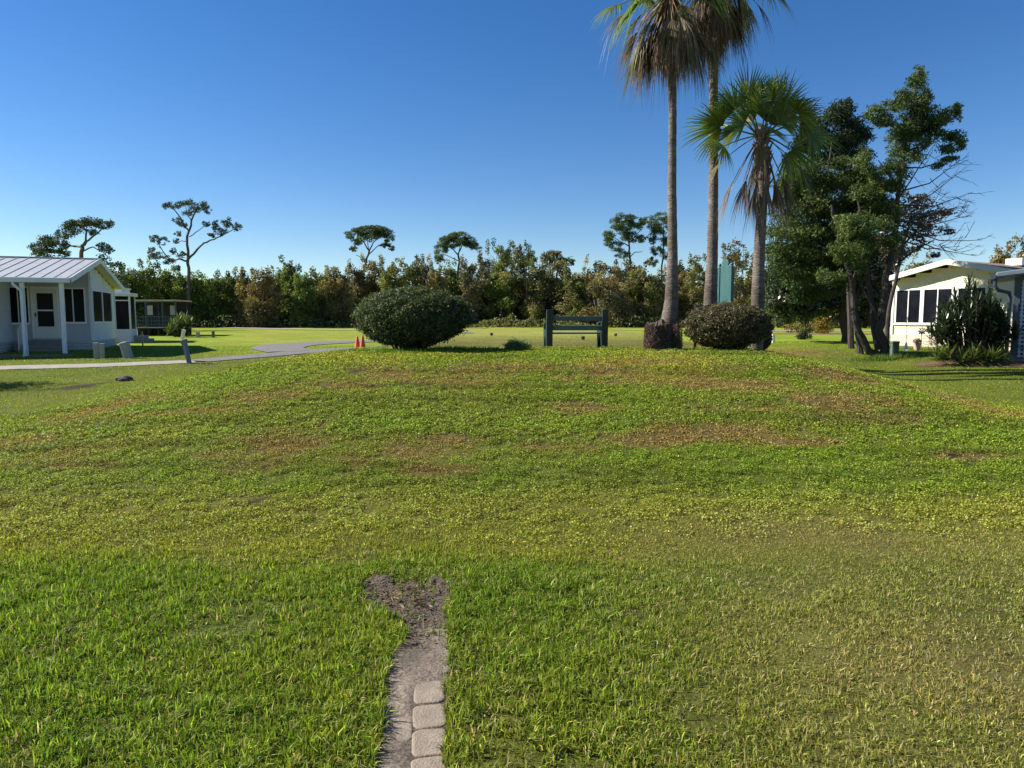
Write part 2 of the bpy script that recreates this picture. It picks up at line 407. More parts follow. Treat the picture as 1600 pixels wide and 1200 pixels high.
def ground_mat():
    m, nt, b = new_mat('ground_turf')
    a = nd(nt, 'ShaderNodeAttribute', attribute_name='Col'); geo = nd(nt, 'ShaderNodeNewGeometry')
    n1 = nd(nt, 'ShaderNodeTexNoise'); n1.inputs['Scale'].default_value = 9; n1.inputs['Detail'].default_value = 8; n1.inputs['Roughness'].default_value = .75
    n2 = nd(nt, 'ShaderNodeTexNoise'); n2.inputs['Scale'].default_value = .9; n2.inputs['Detail'].default_value = 6
    for n in (n1, n2): nt.links.new(geo.outputs['Position'], n.inputs['Vector'])
    n4 = nd(nt, 'ShaderNodeTexNoise'); n4.inputs['Scale'].default_value = 70; n4.inputs['Detail'].default_value = 5; nt.links.new(geo.outputs['Position'], n4.inputs['Vector'])
    mr = nd(nt, 'ShaderNodeMapRange'); mr.inputs['From Min'].default_value = .36; mr.inputs['From Max'].default_value = .64; mr.inputs['To Min'].default_value = .45; mr.inputs['To Max'].default_value = 1.5
    av = nd(nt, 'ShaderNodeMix'); av.inputs[0].default_value = .55; nt.links.new(n1.outputs['Fac'], av.inputs[2]); nt.links.new(n4.outputs['Fac'], av.inputs[3]); nt.links.new(av.outputs[0], mr.inputs['Value'])
    mr2 = nd(nt, 'ShaderNodeMapRange'); mr2.inputs['From Min'].default_value = .35; mr2.inputs['From Max'].default_value = .65; mr2.inputs['To Min'].default_value = .85; mr2.inputs['To Max'].default_value = 1.15
    nt.links.new(n2.outputs['Fac'], mr2.inputs['Value'])
    mu = nd(nt, 'ShaderNodeMath', operation='MULTIPLY'); nt.links.new(mr.outputs[0], mu.inputs[0]); nt.links.new(mr2.outputs[0], mu.inputs[1])
    vm = nd(nt, 'ShaderNodeVectorMath', operation='SCALE'); nt.links.new(a.outputs['Color'], vm.inputs[0]); nt.links.new(mu.outputs[0], vm.inputs['Scale'])
    nt.links.new(vm.outputs[0], b.inputs['Base Color'])
    bp = nd(nt, 'ShaderNodeBump'); bp.inputs['Strength'].default_value = .7; bp.inputs['Distance'].default_value = .05
    nt.links.new(n1.outputs['Fac'], bp.inputs['Height']); nt.links.new(bp.outputs[0], b.inputs['Normal'])
    b.inputs['Roughness'].default_value = 1; b.inputs['Specular IOR Level'].default_value = .1
    return m
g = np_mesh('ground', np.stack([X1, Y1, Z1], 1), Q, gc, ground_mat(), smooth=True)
tag(g, 'grassy ground rising from the near lawn to the mound and the fairway', 'ground', kind='structure')

# ------------------------------------------------------------------ paths
def ribbon(name, pts, widths, m, lift=.02, label=None, n=14, rough=.08):
    pts = [Vector((p[0], p[1], 0)) for p in pts]
    C = []
    for i in range(len(pts) - 1):        # catmull-rom
        p0 = pts[max(i - 1, 0)]; p1 = pts[i]; p2 = pts[i + 1]; p3 = pts[min(i + 2, len(pts) - 1)]
        for k in range(n):
            t = k / n
            C.append((.5 * ((2 * p1) + (p2 - p0) * t + (2 * p0 - 5 * p1 + 4 * p2 - p3) * t * t + (3 * p1 - p0 - 3 * p2 + p3) * t ** 3), lerp(widths[i], widths[i + 1], t)))
    C.append((pts[-1], widths[-1]))
    V = []; Fc = []; K = 8
    for i, (c, wd) in enumerate(C):
        a = C[max(i - 1, 0)][0]; b = C[min(i + 1, len(C) - 1)][0]
        t = (b - a).normalized(); s = Vector((t.y, -t.x, 0))
        for k in range(K + 1):
            e = (k / K - .5) * wd * (1 + (rough * (random.random() - .5) if k in (0, K) else 0))
            q = c + s * e; z = zf(q.x, q.y) + lift - (.012 if k in (0, K) else 0)
            V.append((q.x, q.y, z))
    for i in range(len(C) - 1):
        for k in range(K):
            a = i * (K + 1) + k; Fc.append((a, a + 1, a + K + 2, a + K + 1))
    o = np_mesh(name, V, Fc, None, m, smooth=True)
    return tag(o, label, 'path', kind='structure')
walk = [(-19, 16.6), (-13.6, 18.5), (-11.2, 19.3), (-9.3, 20.5)]
ribbon('footpath', walk, [1.15] * 4, M['concrete'], .025, 'pale concrete footpath in front of the left home')
ribbon('cart_path', [(-9.3, 20.5), (-8.4, 22.6), (-7.6, 24.8), (-6.3, 27.3), (-4.6, 28.6)], [1.15, 1.35, 1.5, 1.7, 1.7], M['asphalt'], .03, 'grey cart path curving up to the orange cones')
ribbon('cart_path', [(-7.9, 25.2), (-9.3, 28), (-9.6, 31), (-8.2, 34), (-5.6, 35.6), (-2, 36)], [1.6, 2.0, 2.4, 2.6, 2.2, 2.2], M['asphalt'], .034, 'grey loop of cart path behind the grass island')
ribbon('cart_path', [(-60, 76), (-34, 73), (-22, 64), (-11, 57), (-2, 55)], [2.2] * 5, M['concrete'], .04, 'thin pale cart path along the foot of the treeline')
ribbon('cart_path', [(8.5, 60), (16, 57), (26, 54), (40, 53)], [2.4] * 4, M['concrete'], .04, 'pale cart path beyond the right lawn')
ribbon('cart_verge', [(14, 50), (20, 46.5), (28, 45), (38, 45)], [3.0, 5, 5, 4], M['mulch'], .02, 'bare brown verge beyond the right lawn', rough=.25)

# paver strip in the near lawn
def pavers():
    bm = bmesh.new()
    y = 1.15; rr = random.Random(3)
    while y < 3.75:
        h = rr.choice([.19, .23, .21])
        t = (y + h / 2 - 2.4) / 1.9; cx = lerp(-.36, -.60, t); ang = -math.atan2(-.24, 1.9)
        for side in (0, 1):
            wd = .15
            x = cx + (-.088 if side == 0 else .066); yy = y + h / 2 + (0 if side else .09)
            if yy > (3.6 if side else 3.15): continue
            a2 = ang + rr.uniform(-.07, .07); hw, hh, rc = wd / 2 - .002, h / 2 - .003, .034
            z1 = -.0095 + rr.uniform(-.0015, .0015) - (.0035 if side == 0 else 0); tx, ty = rr.uniform(-.012, .012), rr.uniform(-.01, .01)
            rings = []
            for ins, zz in ((0, -.05), (0, -.007), (.0025, -.003), (.007, -.001), (.014, 0)):
                ring = []
                for q in range(4):
                    sx, sy = ((1, 1), (-1, 1), (-1, -1), (1, -1))[q]
                    for k in range(5):
                        a = q * PI / 2 + k / 4 * PI / 2
                        px_ = sx * (hw - rc) + math.cos(a) * (rc - ins) + .0015 * math.sin(k * 7 + q * 3 + y * 40)
                        py_ = sy * (hh - rc) + math.sin(a) * (rc - ins) + .0015 * math.cos(k * 5 + q * 2 + y * 30)
                        ring.append(bm.verts.new((x + px_ * math.cos(a2) - py_ * math.sin(a2), yy + px_ * math.sin(a2) + py_ * math.cos(a2), z1 + zz + px_ * tx + py_ * ty)))
                rings.append(ring)
            for u_, v_ in zip(rings[:-1], rings[1:]):
                for k in range(20): f_ = bm.faces.new((u_[k], u_[(k + 1) % 20], v_[(k + 1) % 20], v_[k])); f_.smooth = True
            bm.faces.new(rings[-1])
        y += h
    me = bpy.data.meshes.new('paver_path'); bm.to_mesh(me); bm.free(); me.materials.append(M['paver'])
    o = bpy.data.objects.new('paver_path', me); link(o)
    tag(o, 'narrow strip of worn tan pavers sunk in the near lawn', 'path', kind='structure')
    # sandy joints and silt over the left stones
    xs = np.arange(-.95, -.1, .012); ys = np.arange(1.1, 3.75, .012)
    A, B = np.meshgrid(xs, ys); a, b = A.ravel(), B.ravel()
    t = (b - 2.4) / 1.9; cx = lerp(-.36, -.60, t)
    z = -.0155 + .004 * (fbm(a * 14, b * 14, 91, 3) - .5) + .013 * (1 - ss(-.08, .02, a - cx)) * ss(.3, .6, fbm(a * 5, b * 5, 93, 3)) + .014 * ss(3.0, 3.45, b)
    ii = np.arange(len(a)).reshape(len(ys), len(xs))
    q = np.stack([ii[:-1, :-1].ravel(), ii[:-1, 1:].ravel(), ii[1:, 1:].ravel(), ii[1:, :-1].ravel()], 1)
    jm = .6 * (ss(-.03, .0, a - cx + .05 * (fbm(a * 9, b * 9, 97, 3) - .5)) * (1 - ss(2.9, 3.3, b)))[:, None]; dm = ss(.45, .7, fbm(a * 4, b * 4, 98, 4))[:, None] * .5
    bc = np.array([.23, .19, .15]) * (1 - jm) + np.array([.085, .065, .048]) * jm; bc = bc * (1 - dm) + np.array([.13, .105, .08]) * dm
    q = q[(path_mask(a + .02, b) | path_mask(a - .02, b))[q].any(1)]
    o = np_mesh('path_bedding', np.stack([a, b, z], 1), q, bc, g.data.materials[0], smooth=True)
    tag(o, 'sandy silt between and over the pavers', 'path', kind='structure')
    xs = np.arange(-1.25, -.2, .012); ys = np.arange(3.45, 4.8, .012)
    A, B = np.meshgrid(xs, ys); a, b = A.ravel(), B.ravel()
    z = .004 + .04 * (fbm(a * 9, b * 9, 95, 4) - .5) - .01 + .03 * ss(4.2, 4.5, b) - .035 * ss(3.75, 3.5, b)
    ii = np.arange(len(a)).reshape(len(ys), len(xs))
    q = np.stack([ii[:-1, :-1].ravel(), ii[:-1, 1:].ravel(), ii[1:, 1:].ravel(), ii[1:, :-1].ravel()], 1)
    w_ = path_mask(a, b)[q].all(1); q = q[w_]; q = q[R.random(len(q)) > .0]
    o = np_mesh('bare_soil', np.stack([a, b, z], 1), q, None, M['soil'], smooth=True)
    tag(o, 'bare dark soil where the paver strip ends', 'soil', kind='structure')
pavers()

# ------------------------------------------------------------------ turf made of blades
def blades(name, X, Y, L, W, lean, col, label, base_drop=.01, two=True, matn='grass', sunk=0):
    n = len(X); Z = zt(X, Y) - base_drop
    a = R.uniform(0, 2 * PI, n); b = R.uniform(0, 2 * PI, n)
    d = np.stack([np.cos(a), np.sin(a), np.zeros(n)], 1)           # lean direction
    s = np.stack([np.cos(b), np.sin(b), np.zeros(n)], 1) * (W / 2)[:, None]
    base = np.stack([X, Y, Z], 1)
    ln = lean[:, None]; Lc = L[:, None]
    mid = base + d * Lc * .28 * ln + np.array([0, 0, 1]) * Lc * (.55 - .1 * ln)
    tip = base + d * Lc * .85 * ln + np.array([0, 0, 1]) * Lc * (1.0 - .5 * ln)
    if two:
        V = np.stack([base - s, base + s, mid - s * .9, mid + s * .9, tip - s * .12, tip + s * .12], 1).reshape(-1, 3)
        i = np.arange(n)[:, None] * 6
        Qd = np.concatenate([i + np.array([0, 1, 3, 2]), i + np.array([2, 3, 5, 4])], 0)
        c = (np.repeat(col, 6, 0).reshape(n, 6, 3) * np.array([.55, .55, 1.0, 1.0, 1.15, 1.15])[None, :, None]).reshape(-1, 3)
    else:
        V = np.stack([base - s, base + s, tip + s * .3, tip - s * .3], 1).reshape(-1, 3)
        Qd = np.arange(n * 4).reshape(-1, 4); c = np.repeat(col, 4, 0)
    o = np_mesh(name, V, Qd, c, M[matn])
    return tag(o, label, 'grass', kind='stuff')
def scatter(n, y0, y1, slope=.80, pad=.5):
    Y = np.sqrt(R.uniform(y0 * y0, y1 * y1, n)); X = R.uniform(-1, 1, n) * (Y * slope + pad)
    return X, Y
def vary(c, n, amt=.25):
    k = np.exp(R.normal(0, amt, (n, 1))); h = R.normal(0, .10, (n, 1))
    o = c * k; o[:, :1] *= 1 + h; o[:, 2:] *= 1 - h
    return np.clip(o, .003, .8)
STRAW = np.array([.42, .34, .17]); BRN = np.array([.20, .12, .06])

# near lawn, two drifts: lush left, short dry right
n = 480000
X, Y = scatter(n, 1.7, 5.9)
thin = fbm(X * 2.5, Y * 2.5, 101, 3)
right = ss(.0, 1.6, X + .8 * (fbm(X, Y, 103, 2) - .5))
keep = (~path_mask(X, Y) | ((Y > 3.6) & (R.random(n) < .03 + .3 * ss(4.2, 4.6, Y + .3 * (fbm(X * 12, Y * 12, 109, 2) - .5))))) & (R.random(n) < (.4 + 1.4 * ss(.28, .5, thin)) * (.25 + 1.2 * ss(.36, .54, fbm(X * 13, Y * 13, 105, 2)))) & (R.random(n) < 1 - ss(4.9, 5.9, Y + (thin - .5)))
sl = (~path_mask(X, Y)) & path_mask(X * 1 + .0, Y)
X, Y, thin, right = X[keep], Y[keep], thin[keep], right[keep]; n = len(X)
c, b_, cl_, d_ = gcol(X, Y)
c = vary(c * 1.08, n, .42)
st = R.random(n) < (.07 + .16 * right + .12 * (thin < .4)); c[st] = vary(np.tile(STRAW, (st.sum(), 1)), st.sum(), .3)
L = R.uniform(.025, .075, n) * (.6 + .8 * fbm(X * 11, Y * 11, 107, 2)) * (1 - .38 * right) * (.75 + .6 * thin) * (1 - .35 * ss(4.2, 5.3, Y)); 
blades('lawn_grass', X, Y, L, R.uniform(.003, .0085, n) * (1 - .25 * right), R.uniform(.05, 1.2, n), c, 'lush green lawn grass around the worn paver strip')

# low thatch and creeping runners under the blades
n = 300000
X, Y = scatter(n, 1.7, 5.6)
k = ~path_mask(X, Y); X, Y = X[k], Y[k]; n = len(X)
c = vary(gcol(X, Y)[0] * .62, n, .4); st = R.random(n) < .3; c[st] = vary(np.tile(np.array([.24, .18, .09]), (st.sum(), 1)), st.sum(), .4)
blades('lawn_thatch', X, Y, R.uniform(.015, .04, n), R.uniform(.003, .006, n), R.uniform(.9, 1.6, n), c, 'low brown and green thatch under the lawn blades', two=False)

def flat_leaves(name, X, Y, size, h, col, label, tilt=.7, matn='grass'):
    n = len(X); Z = zt(X, Y) + h
    nrm = R.normal(0, tilt, (n, 3)); nrm[:, 2] = np.abs(nrm[:, 2]) * .4 + .75
    nrm /= np.linalg.norm(nrm, axis=1)[:, None]
    r = R.normal(0, 1, (n, 3)); u = np.cross(nrm, r); u /= np.linalg.norm(u, axis=1)[:, None]; v = np.cross(nrm, u)
    C = np.stack([X, Y, Z], 1); s = size[:, None]
    V = np.stack([C - u * s * .55, C + v * s * .5, C + u * s * .55, C - v * s * .5], 1).reshape(-1, 3)
    o = np_mesh(name, V, np.arange(n * 4).reshape(-1, 4), np.repeat(col, 4, 0), M[matn])
    return tag(o, label, 'ground cover', kind='stuff')
# clover and creeping weeds on the slope
def slope_cover():
    Xs = []; Ys = []; Ss = []
    for n, y0, y1, s0, s1 in ((340000, 4.9, 8.0, .009, .018), (440000, 8.0, 12, .013, .024), (360000, 12, 17.4, .018, .032)):
        X, Y = scatter(n, y0, y1, .76, .6); Xs.append(X); Ys.append(Y); Ss.append(R.uniform(s0, s1, n))
    X = np.concatenate(Xs); Y = np.concatenate(Ys); S = np.concatenate(Ss)
    c, b, cl, d = gcol(X, Y)
    lump = fbm(X * 8, Y * 8, 111, 4); row = fbm(X * .22, Y * 2.6, 113, 3)
    c = c * (1 - .24 * ss(.50, .66, row) * cl)[:, None]
    k = R.random(len(X)) < cl * (.15 + 1.5 * ss(.34, .6, lump)) * (1 - .45 * b) * (1 - d)
    X, Y, S, c, lump, row, b = X[k], Y[k], S[k], c[k], lump[k], row[k], b[k]; n = len(X)
    h = R.uniform(.0, 1, n) * (.012 + .034 * ss(.38, .62, lump) + .03 * ss(.5, .7, row)) * (1 - .6 * b)
    c = vary(c * 1.3, n, .34)
    li = (R.random(n) < .07) & (fbm(X * .5, Y * .5, 121, 2) > .45); c[li] = c[li] * .6 + np.array([.17, .21, .11])
    flat_leaves('clover_cover', X, Y, S, h, c, 'bumpy green clover and creeping weeds on the mound slope')
slope_cover()
# short turf between the clover, in the swale, on brown patches and around
def short_turf():
    Xs = []; Ys = []; Ls = []; Ws = []
    for n, y0, y1, l, w_ in ((150000, 4.7, 8.0, .032, .006), (150000, 8, 12, .03, .009), (170000, 12, 18, .034, .013), (120000, 18, 30, .04, .022)):
        X, Y = scatter(n, y0, y1, .76, .6); Xs.append(X); Ys.append(Y); Ls.append(R.uniform(.5, 1.3, n) * l); Ws.append(R.uniform(.7, 1.3, n) * w_)
    X = np.concatenate(Xs); Y = np.concatenate(Ys); L = np.concatenate(Ls); W = np.concatenate(Ws)
    c, b, cl, d = gcol(X, Y)
    th = fbm(X * 3.5, Y * 3.5, 131, 3)
    k = (R.random(len(X)) < (1 - .45 * cl * (1 - b)) * (.3 + 1.2 * ss(.3, .55, th))) & (d < .5)
    # keep off paths
    for (pts, wd) in ((walk, .62), ([(-9.3, 20.5), (-8.4, 22.6), (-7.6, 24.8), (-6.3, 27.3), (-4.6, 28.6)], .8), ([(-7.9, 25.2), (-9.3, 28), (-9.6, 31)], 1.15)):
        for i in range(len(pts) - 1):
            ax, ay = pts[i]; bx, by = pts[i + 1]; dx, dy = bx - ax, by - ay
            t = np.clip(((X - ax) * dx + (Y - ay) * dy) / (dx * dx + dy * dy), 0, 1)
            k &= np.hypot(X - ax - t * dx, Y - ay - t * dy) > wd
    X, Y, L, W, c, b, th = X[k], Y[k], L[k], W[k], c[k], b[k], th[k]; n = len(X)
    tee = ss(16.8, 18.5, Y) * ss(-5, -2.6, X) * (1 - ss(7, 9.5, X))
    L = L * (1 - .45 * tee) * (.7 + .6 * th)
    c = vary(c * 1.08, n, .32)
    st = R.random(n) < .08 + .2 * b; c[st] = vary(np.tile(STRAW * .75, (st.sum(), 1)), st.sum(), .3)
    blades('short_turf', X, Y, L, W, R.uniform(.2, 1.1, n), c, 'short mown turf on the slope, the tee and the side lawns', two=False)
short_turf()

# taller tufts that escaped the mower round the bases of things
def tufts(spots):
    Xs = []; Ys = []; Ls = []
    for x, y, r, n, l in spots:
        Xs.append(x + R.normal(0, r, n)); Ys.append(y + R.normal(0, r * .45, n)); Ls.append(R.uniform(.5, 1.2, n) * l)
    X = np.concatenate(Xs); Y = np.concatenate(Ys); L = np.concatenate(Ls); n = len(X)
    c = vary(np.tile(np.array([.11, .18, .03]), (n, 1)), n, .25)
    blades('tall_grass', X, Y, L, np.full(n, .009), R.uniform(.2, 1.1, n), c, 'taller grass tufts around the bushes, the bench and the root mass')

# litter on the bare soil: dry leaf scraps and straw
def litter():
    n = 800
    X = R.normal(-.68, .17, n); Y = R.uniform(3.5, 4.6, n) 
    X = X + .0 * Y; k = path_mask(X, Y) | (R.random(n) < .15); X, Y = X[k], Y[k]; n = len(X)
    C = np.stack([X, Y, zt(X, Y) + R.uniform(.0, .02, n)], 1)
    u = R.normal(0, 1, (n, 3)); u[:, 2] *= .3; u /= np.linalg.norm(u, axis=1)[:, None]
    w_ = R.normal(0, 1, (n, 3)); v = np.cross(u, w_); v /= np.linalg.norm(v, axis=1)[:, None]
    l = R.uniform(.006, .03, n)[:, None]; wd = R.uniform(.002, .008, n)[:, None]
    V = np.stack([C - u * l, C + v * wd, C + u * l, C - v * wd], 1).reshape(-1, 3)
    pal = np.array([[.20, .13, .07], [.12, .08, .05], [.32, .25, .15], [.06, .04, .03]])[R.integers(0, 4, n)]
    o = np_mesh('leaf_litter', V, np.arange(n * 4).reshape(-1, 4), np.repeat(vary(pal, n, .2), 4, 0), M['dead'])
    tag(o, 'dry leaf scraps and straw on the bare soil', 'litter', kind='stuff')
litter()

# ------------------------------------------------------------------ foliage helpers
def leaf_cloud(C, size, col, outward=None, k=0., aspect=.5):
    n = len(C)
    nr = R.normal(0, 1, (n, 3)); nr /= np.linalg.norm(nr, axis=1)[:, None]
    if outward is not None: nr = nr + outward * k
    nr /= np.linalg.norm(nr, axis=1)[:, None] + 1e-9
    r = R.normal(0, 1, (n, 3)); u = np.cross(nr, r); u /= np.linalg.norm(u, axis=1)[:, None] + 1e-9; v = np.cross(nr, u)
    s = (size if hasattr(size, '__len__') else np.full(n, size))[:, None]
    V = np.stack([C - u * s * .5, C + v * s * .5 * aspect, C + u * s * .5, C - v * s * .5 * aspect], 1).reshape(-1, 3)
    return V, np.repeat(col, 4, 0)
def ball(n, shell=.0):
    d = R.normal(0, 1, (n, 3)); d /= np.linalg.norm(d, axis=1)[:, None]
    r = R.uniform(shell ** 3, 1, n) ** (1 / 3)
    return d, r
def clumps_cloud(CL, per, size, pal, shell=.3, aspect=.5, cvar=.18, k=.3):
    """CL: list (center, (rx,ry,rz)); per: leaves per unit clump area"""
    Vs = []; Cs = []
    pal = np.array(pal)
    for c, r in CL:
        r = np.array(r); n = max(12, int(per * (r[0] * r[1] + r[0] * r[2] + r[1] * r[2]) / 3))
        d, q = ball(n, shell)
        # ragged edge: stretch radius by direction noise
        w_ = 1 + .28 * np.sin(d[:, 0] * 5 + c[0] * 7) * np.sin(d[:, 2] * 6 + c[2] * 5) + R.normal(0, .08, n)
        Pn = np.array(c) + d * (q * w_)[:, None] * r
        base = pal[R.integers(0, len(pal))] * math.exp(R.normal(0, cvar))
        col = vary(np.tile(base, (n, 1)), n, .22)
        V, cc = leaf_cloud(Pn, R.uniform(.7, 1.3, n) * size, col, d, k, aspect)
        Vs.append(V); Cs.append(cc)
    return np.concatenate(Vs), np.concatenate(Cs)
def cloud_obj(name, V, C, m, parent, origin):
    V = V - np.array(origin)
    return np_mesh(name, V, np.arange(len(V)).reshape(-1, 4), C, m, parent)
def wiggle(pts, amp, n=3):
    out = [Vector(pts[0])]
    for i in range(len(pts) - 1):
        a, b = Vector(pts[i]), Vector(pts[i + 1])
        for k in range(1, n + 1):
            p = a.lerp(b, k / n)
            if k < n or i < len(pts) - 2: p = p + Vector((random.uniform(-1, 1), random.uniform(-1, 1), random.uniform(-1, 1))) * amp
            out.append(p)
    return out

# ------------------------------------------------------------------ clipped bushes
def bush(name, px0, px1, ytop, D, label, pal, base_px, lean=0, n=60000, leaf=.034, ry=None, tuck=.6):
    c = at((px0 + px1) / 2, D); w_ = (px1 - px0) / F * D / 2; H = P(0, ytop, D).z - c.z
    b0 = at(base_px[0], D).x; b1 = at(base_px[1], D).x
    t = thing(name, label, 'bush', c)
    ryy = ry or w_ * .85
    n1 = n
    d = R.normal(0, 1, (n1, 3)); d /= np.linalg.norm(d, axis=1)[:, None]
    q = 1 - np.abs(R.normal(0, .11, n1)) 
    q = np.where(R.random(n1) < .35, R.uniform(.45, 1, n1), q)
    # lumps
    lump = .05 * np.sin(d[:, 0] * 7 + 1) * np.sin(d[:, 1] * 6 + 2) + .045 * np.sin(d[:, 0] * 15 + 3) * np.sin(d[:, 2] * 13) + .09 * (fbm(d[:, 0] * 9 + d[:, 1] * 7, d[:, 2] * 11 - d[:, 1] * 5, 301, 3) - .5) + R.normal(0, .02, n1)
    q = q * (1 + lump)
    q = np.where(R.random(n1) < .018, R.uniform(1, 1.13, n1), q)
    x = d[:, 0] * q * w_; y = d[:, 1] * q * ryy
    zc = H * .54; z = zc + np.where(d[:, 2] > 0, np.abs(d[:, 2]) ** .93 * (H - zc), -np.abs(d[:, 2]) ** 1.0 * (zc * .93)) * q
    # pull the skirt in towards the foot
    f = np.clip(1 - z / zc, 0, 1); cxb = (b0 + b1) / 2 - c.x; wb = (b1 - b0) / 2
    tgt = cxb + d[:, 0] * wb * 1.15
    x = x * (1 - f ** 2.4 * tuck) + tgt * f ** 2.4 * tuck
    C = np.stack([x, y, z], 1)
    pal = np.array(pal); col = pal[R.integers(0, len(pal), n1)]
    col = vary(col * .9, n1, .45)
    dry = (R.random(n1) < .06); col[dry] = vary(np.tile(np.array([.16, .11, .06]), (dry.sum(), 1)), dry.sum(), .3)
    V, cc = leaf_cloud(C, R.uniform(.7, 1.35, n1) * leaf, col, d, .9, .55)
    np_mesh('foliage', V, np.arange(len(V)).reshape(-1, 4), cc, M['leaf'], t)
    mb = MB()
    for k in range(26):
        a = random.uniform(0, 2 * PI); r0 = random.uniform(0, 1)
        p0 = Vector((cxb + math.cos(a) * wb * .5 * r0, math.sin(a) * wb * .4 * r0, -.03))
        p2 = Vector((math.cos(a) * w_ * .75 * random.uniform(.4, 1), math.sin(a) * ryy * .7 * random.uniform(.4, 1), H * random.uniform(.35, .85)))
        p1 = p0.lerp(p2, .45) + Vector((0, 0, .04)); mb.tube(wiggle([p0, p1, p2], .03, 3), list(np.linspace(.022, .006, 7)), 5)
    mb.build('stems', M['bark'], t)
    return t
bush('clipped_bush', 559, 734, 449, 16.0, 'large dome-clipped dark green bush left of the bench', [(.075, .105, .045), (.06, .09, .035), (.10, .125, .06), (.05, .075, .03)], (590, 690), n=80000, leaf=.046)
bush('clipped_bush', 1071, 1201, 473, 15.9, 'boxy olive brown bush in front of the middle palm and teal board', [(.105, .105, .05), (.12, .095, .055), (.08, .085, .04), (.14, .115, .075)], (1100, 1190), n=62000, leaf=.042, ry=.8, tuck=.12)
bush('clipped_bush', 1170, 1206, 505, 17.4, 'small rounded brown bush peeking out behind the boxy bush', [(.11, .085, .06), (.09, .07, .045)], (1176, 1200), n=9000, leaf=.035)
# weed clump
def weeds(px0, px1, ytop, D, label, pal, n, leaf, name='weed_clump', m='leaf', shellh=None):
    c = at((px0 + px1) / 2, D); w_ = (px1 - px0) / F * D / 2; H = P(0, ytop, D).z - c.z
    o_ = []
    for k in range(14):
        a = random.uniform(0, 2 * PI); r = random.uniform(0, .75)
        hh = H * random.uniform(.35, .55) * (1 - .5 * r)
        o_.append(((c.x + math.cos(a) * r * w_, c.y + math.sin(a) * r * w_ * .6, c.z + hh), (w_ * .38, w_ * .3, hh)))
    V, C = clumps_cloud(o_, n, leaf, pal, .2)
    t = thing(name, label, 'weeds' if 'weed' in name else 'shrub', c)
    cloud_obj('foliage', V, C, M[m], t, c)
    mb = MB()
    for k in range(12):
        a = random.uniform(0, 2 * PI); mb.tube([(0, 0, -.02), (math.cos(a) * w_ * .3, math.sin(a) * w_ * .2, H * .5), (math.cos(a) * w_ * .6, math.sin(a) * w_ * .4, H * .8)], [.006 * max(1, H), .004 * max(1, H), .002 * max(1, H)], 5)
    mb.build('stems', M['bark'], t)
    return t
weeds(782, 832, 527, 16.1, 'low grey green weed clump just left of the bench', [(.16, .22, .09), (.20, .26, .12), (.13, .18, .08)], 26000, .035)
weeds(1046, 1068, 520, 16.0, 'small leafy weed growing in the gap of the palm root mass', [(.10, .17, .04), (.14, .20, .05)], 26000, .03)
tufts([(P(640, 540, 15.6).x, 15.1, .55, 1500, .13), (P(720, 540, 15.6).x, 15.9, .5, 1200, .15), (P(858, 540, 17.5).x, 17.3, .15, 250, .09), (P(943, 540, 17.5).x, 17.3, .15, 250, .09),
       (P(1035, 540, 16).x, 15.7, .4, 900, .10), (P(1130, 540, 15.5).x, 15.0, .6, 1200, .10), (P(1360, 540, 20).x, 19.4, .4, 900, .2), (P(575, 540, 16).x, 15.6, .3, 500, .12)])

# ------------------------------------------------------------------ bench (seen from behind)
def bench():
    c = at(901, 17.5); s = 17.5 / F
    t = thing('park_bench', 'dark green park bench with pale green slats seen from behind on the mound', 'bench', c, math.radians(4))
    W = 1.53; H = .95
    for sx in (-1, 1):
        m = MB(); x0 = sx * W / 2; x1 = x0 - sx * .155; a, b = min(x0, x1), max(x0, x1)
        # profile in local yz (y away from the camera = bench front), leaning rear post, arched leg
        prof = [(-.10, -.04), (.02, -.04), (.05, .10), (.13, .26), (.24, .30), (.34, .24), (.40, .10), (.42, -.04), (.54, -.04), (.55, .40), (.56, .60), (.50, .64), (.34, .63), (.36, .57), (.46, .55), (.46, .46), (.10, .42), (.055, .60), (.01, .80), (-.04, H), (-.15, H), (-.15, .80), (-.12, .40)]
        n = len(prof); vs = [(a, p[0], p[1]) for p in prof] + [(b, p[0], p[1]) for p in prof]
        m.add(vs, [tuple(range(n)), tuple(range(2 * n - 1, n - 1, -1))] + [(i, i + n, (i + 1) % n + n, (i + 1) % n) for i in range(n)])
        m.build('end_frame', M['benchend'], t, bevel=.012, seg=2)
    xs = W / 2 - .155 + .01
    Mx = Matrix.Rotation(math.radians(8), 4, 'X')
    for z in (.735, .50):
        MB().box(-xs, xs, -.03, .01, -.06, .06, Matrix.Translation((0, -.04 if z > .7 else -.01, z)) @ Mx).build('back_slat', M['benchslat'], t, bevel=.008)
    for k in range(3):
        y = .10 + k * .155
        MB().box(-xs, xs, y, y + .135, .345, .385).build('seat_slat', M['benchslat'], t, bevel=.008)
    for sx in (-1, 1):
        for z in (.735, .50):
            m = MB(); m.lathe([(.012, 0), (.012, .01), (.004, .014)], 8, M=Matrix.Translation((sx * (W / 2 - .19), -.075 if z > .7 else -.045, z)) @ Matrix.Rotation(PI / 2, 4, 'X')); m.build('bolt', M['dark'], t)
bench()

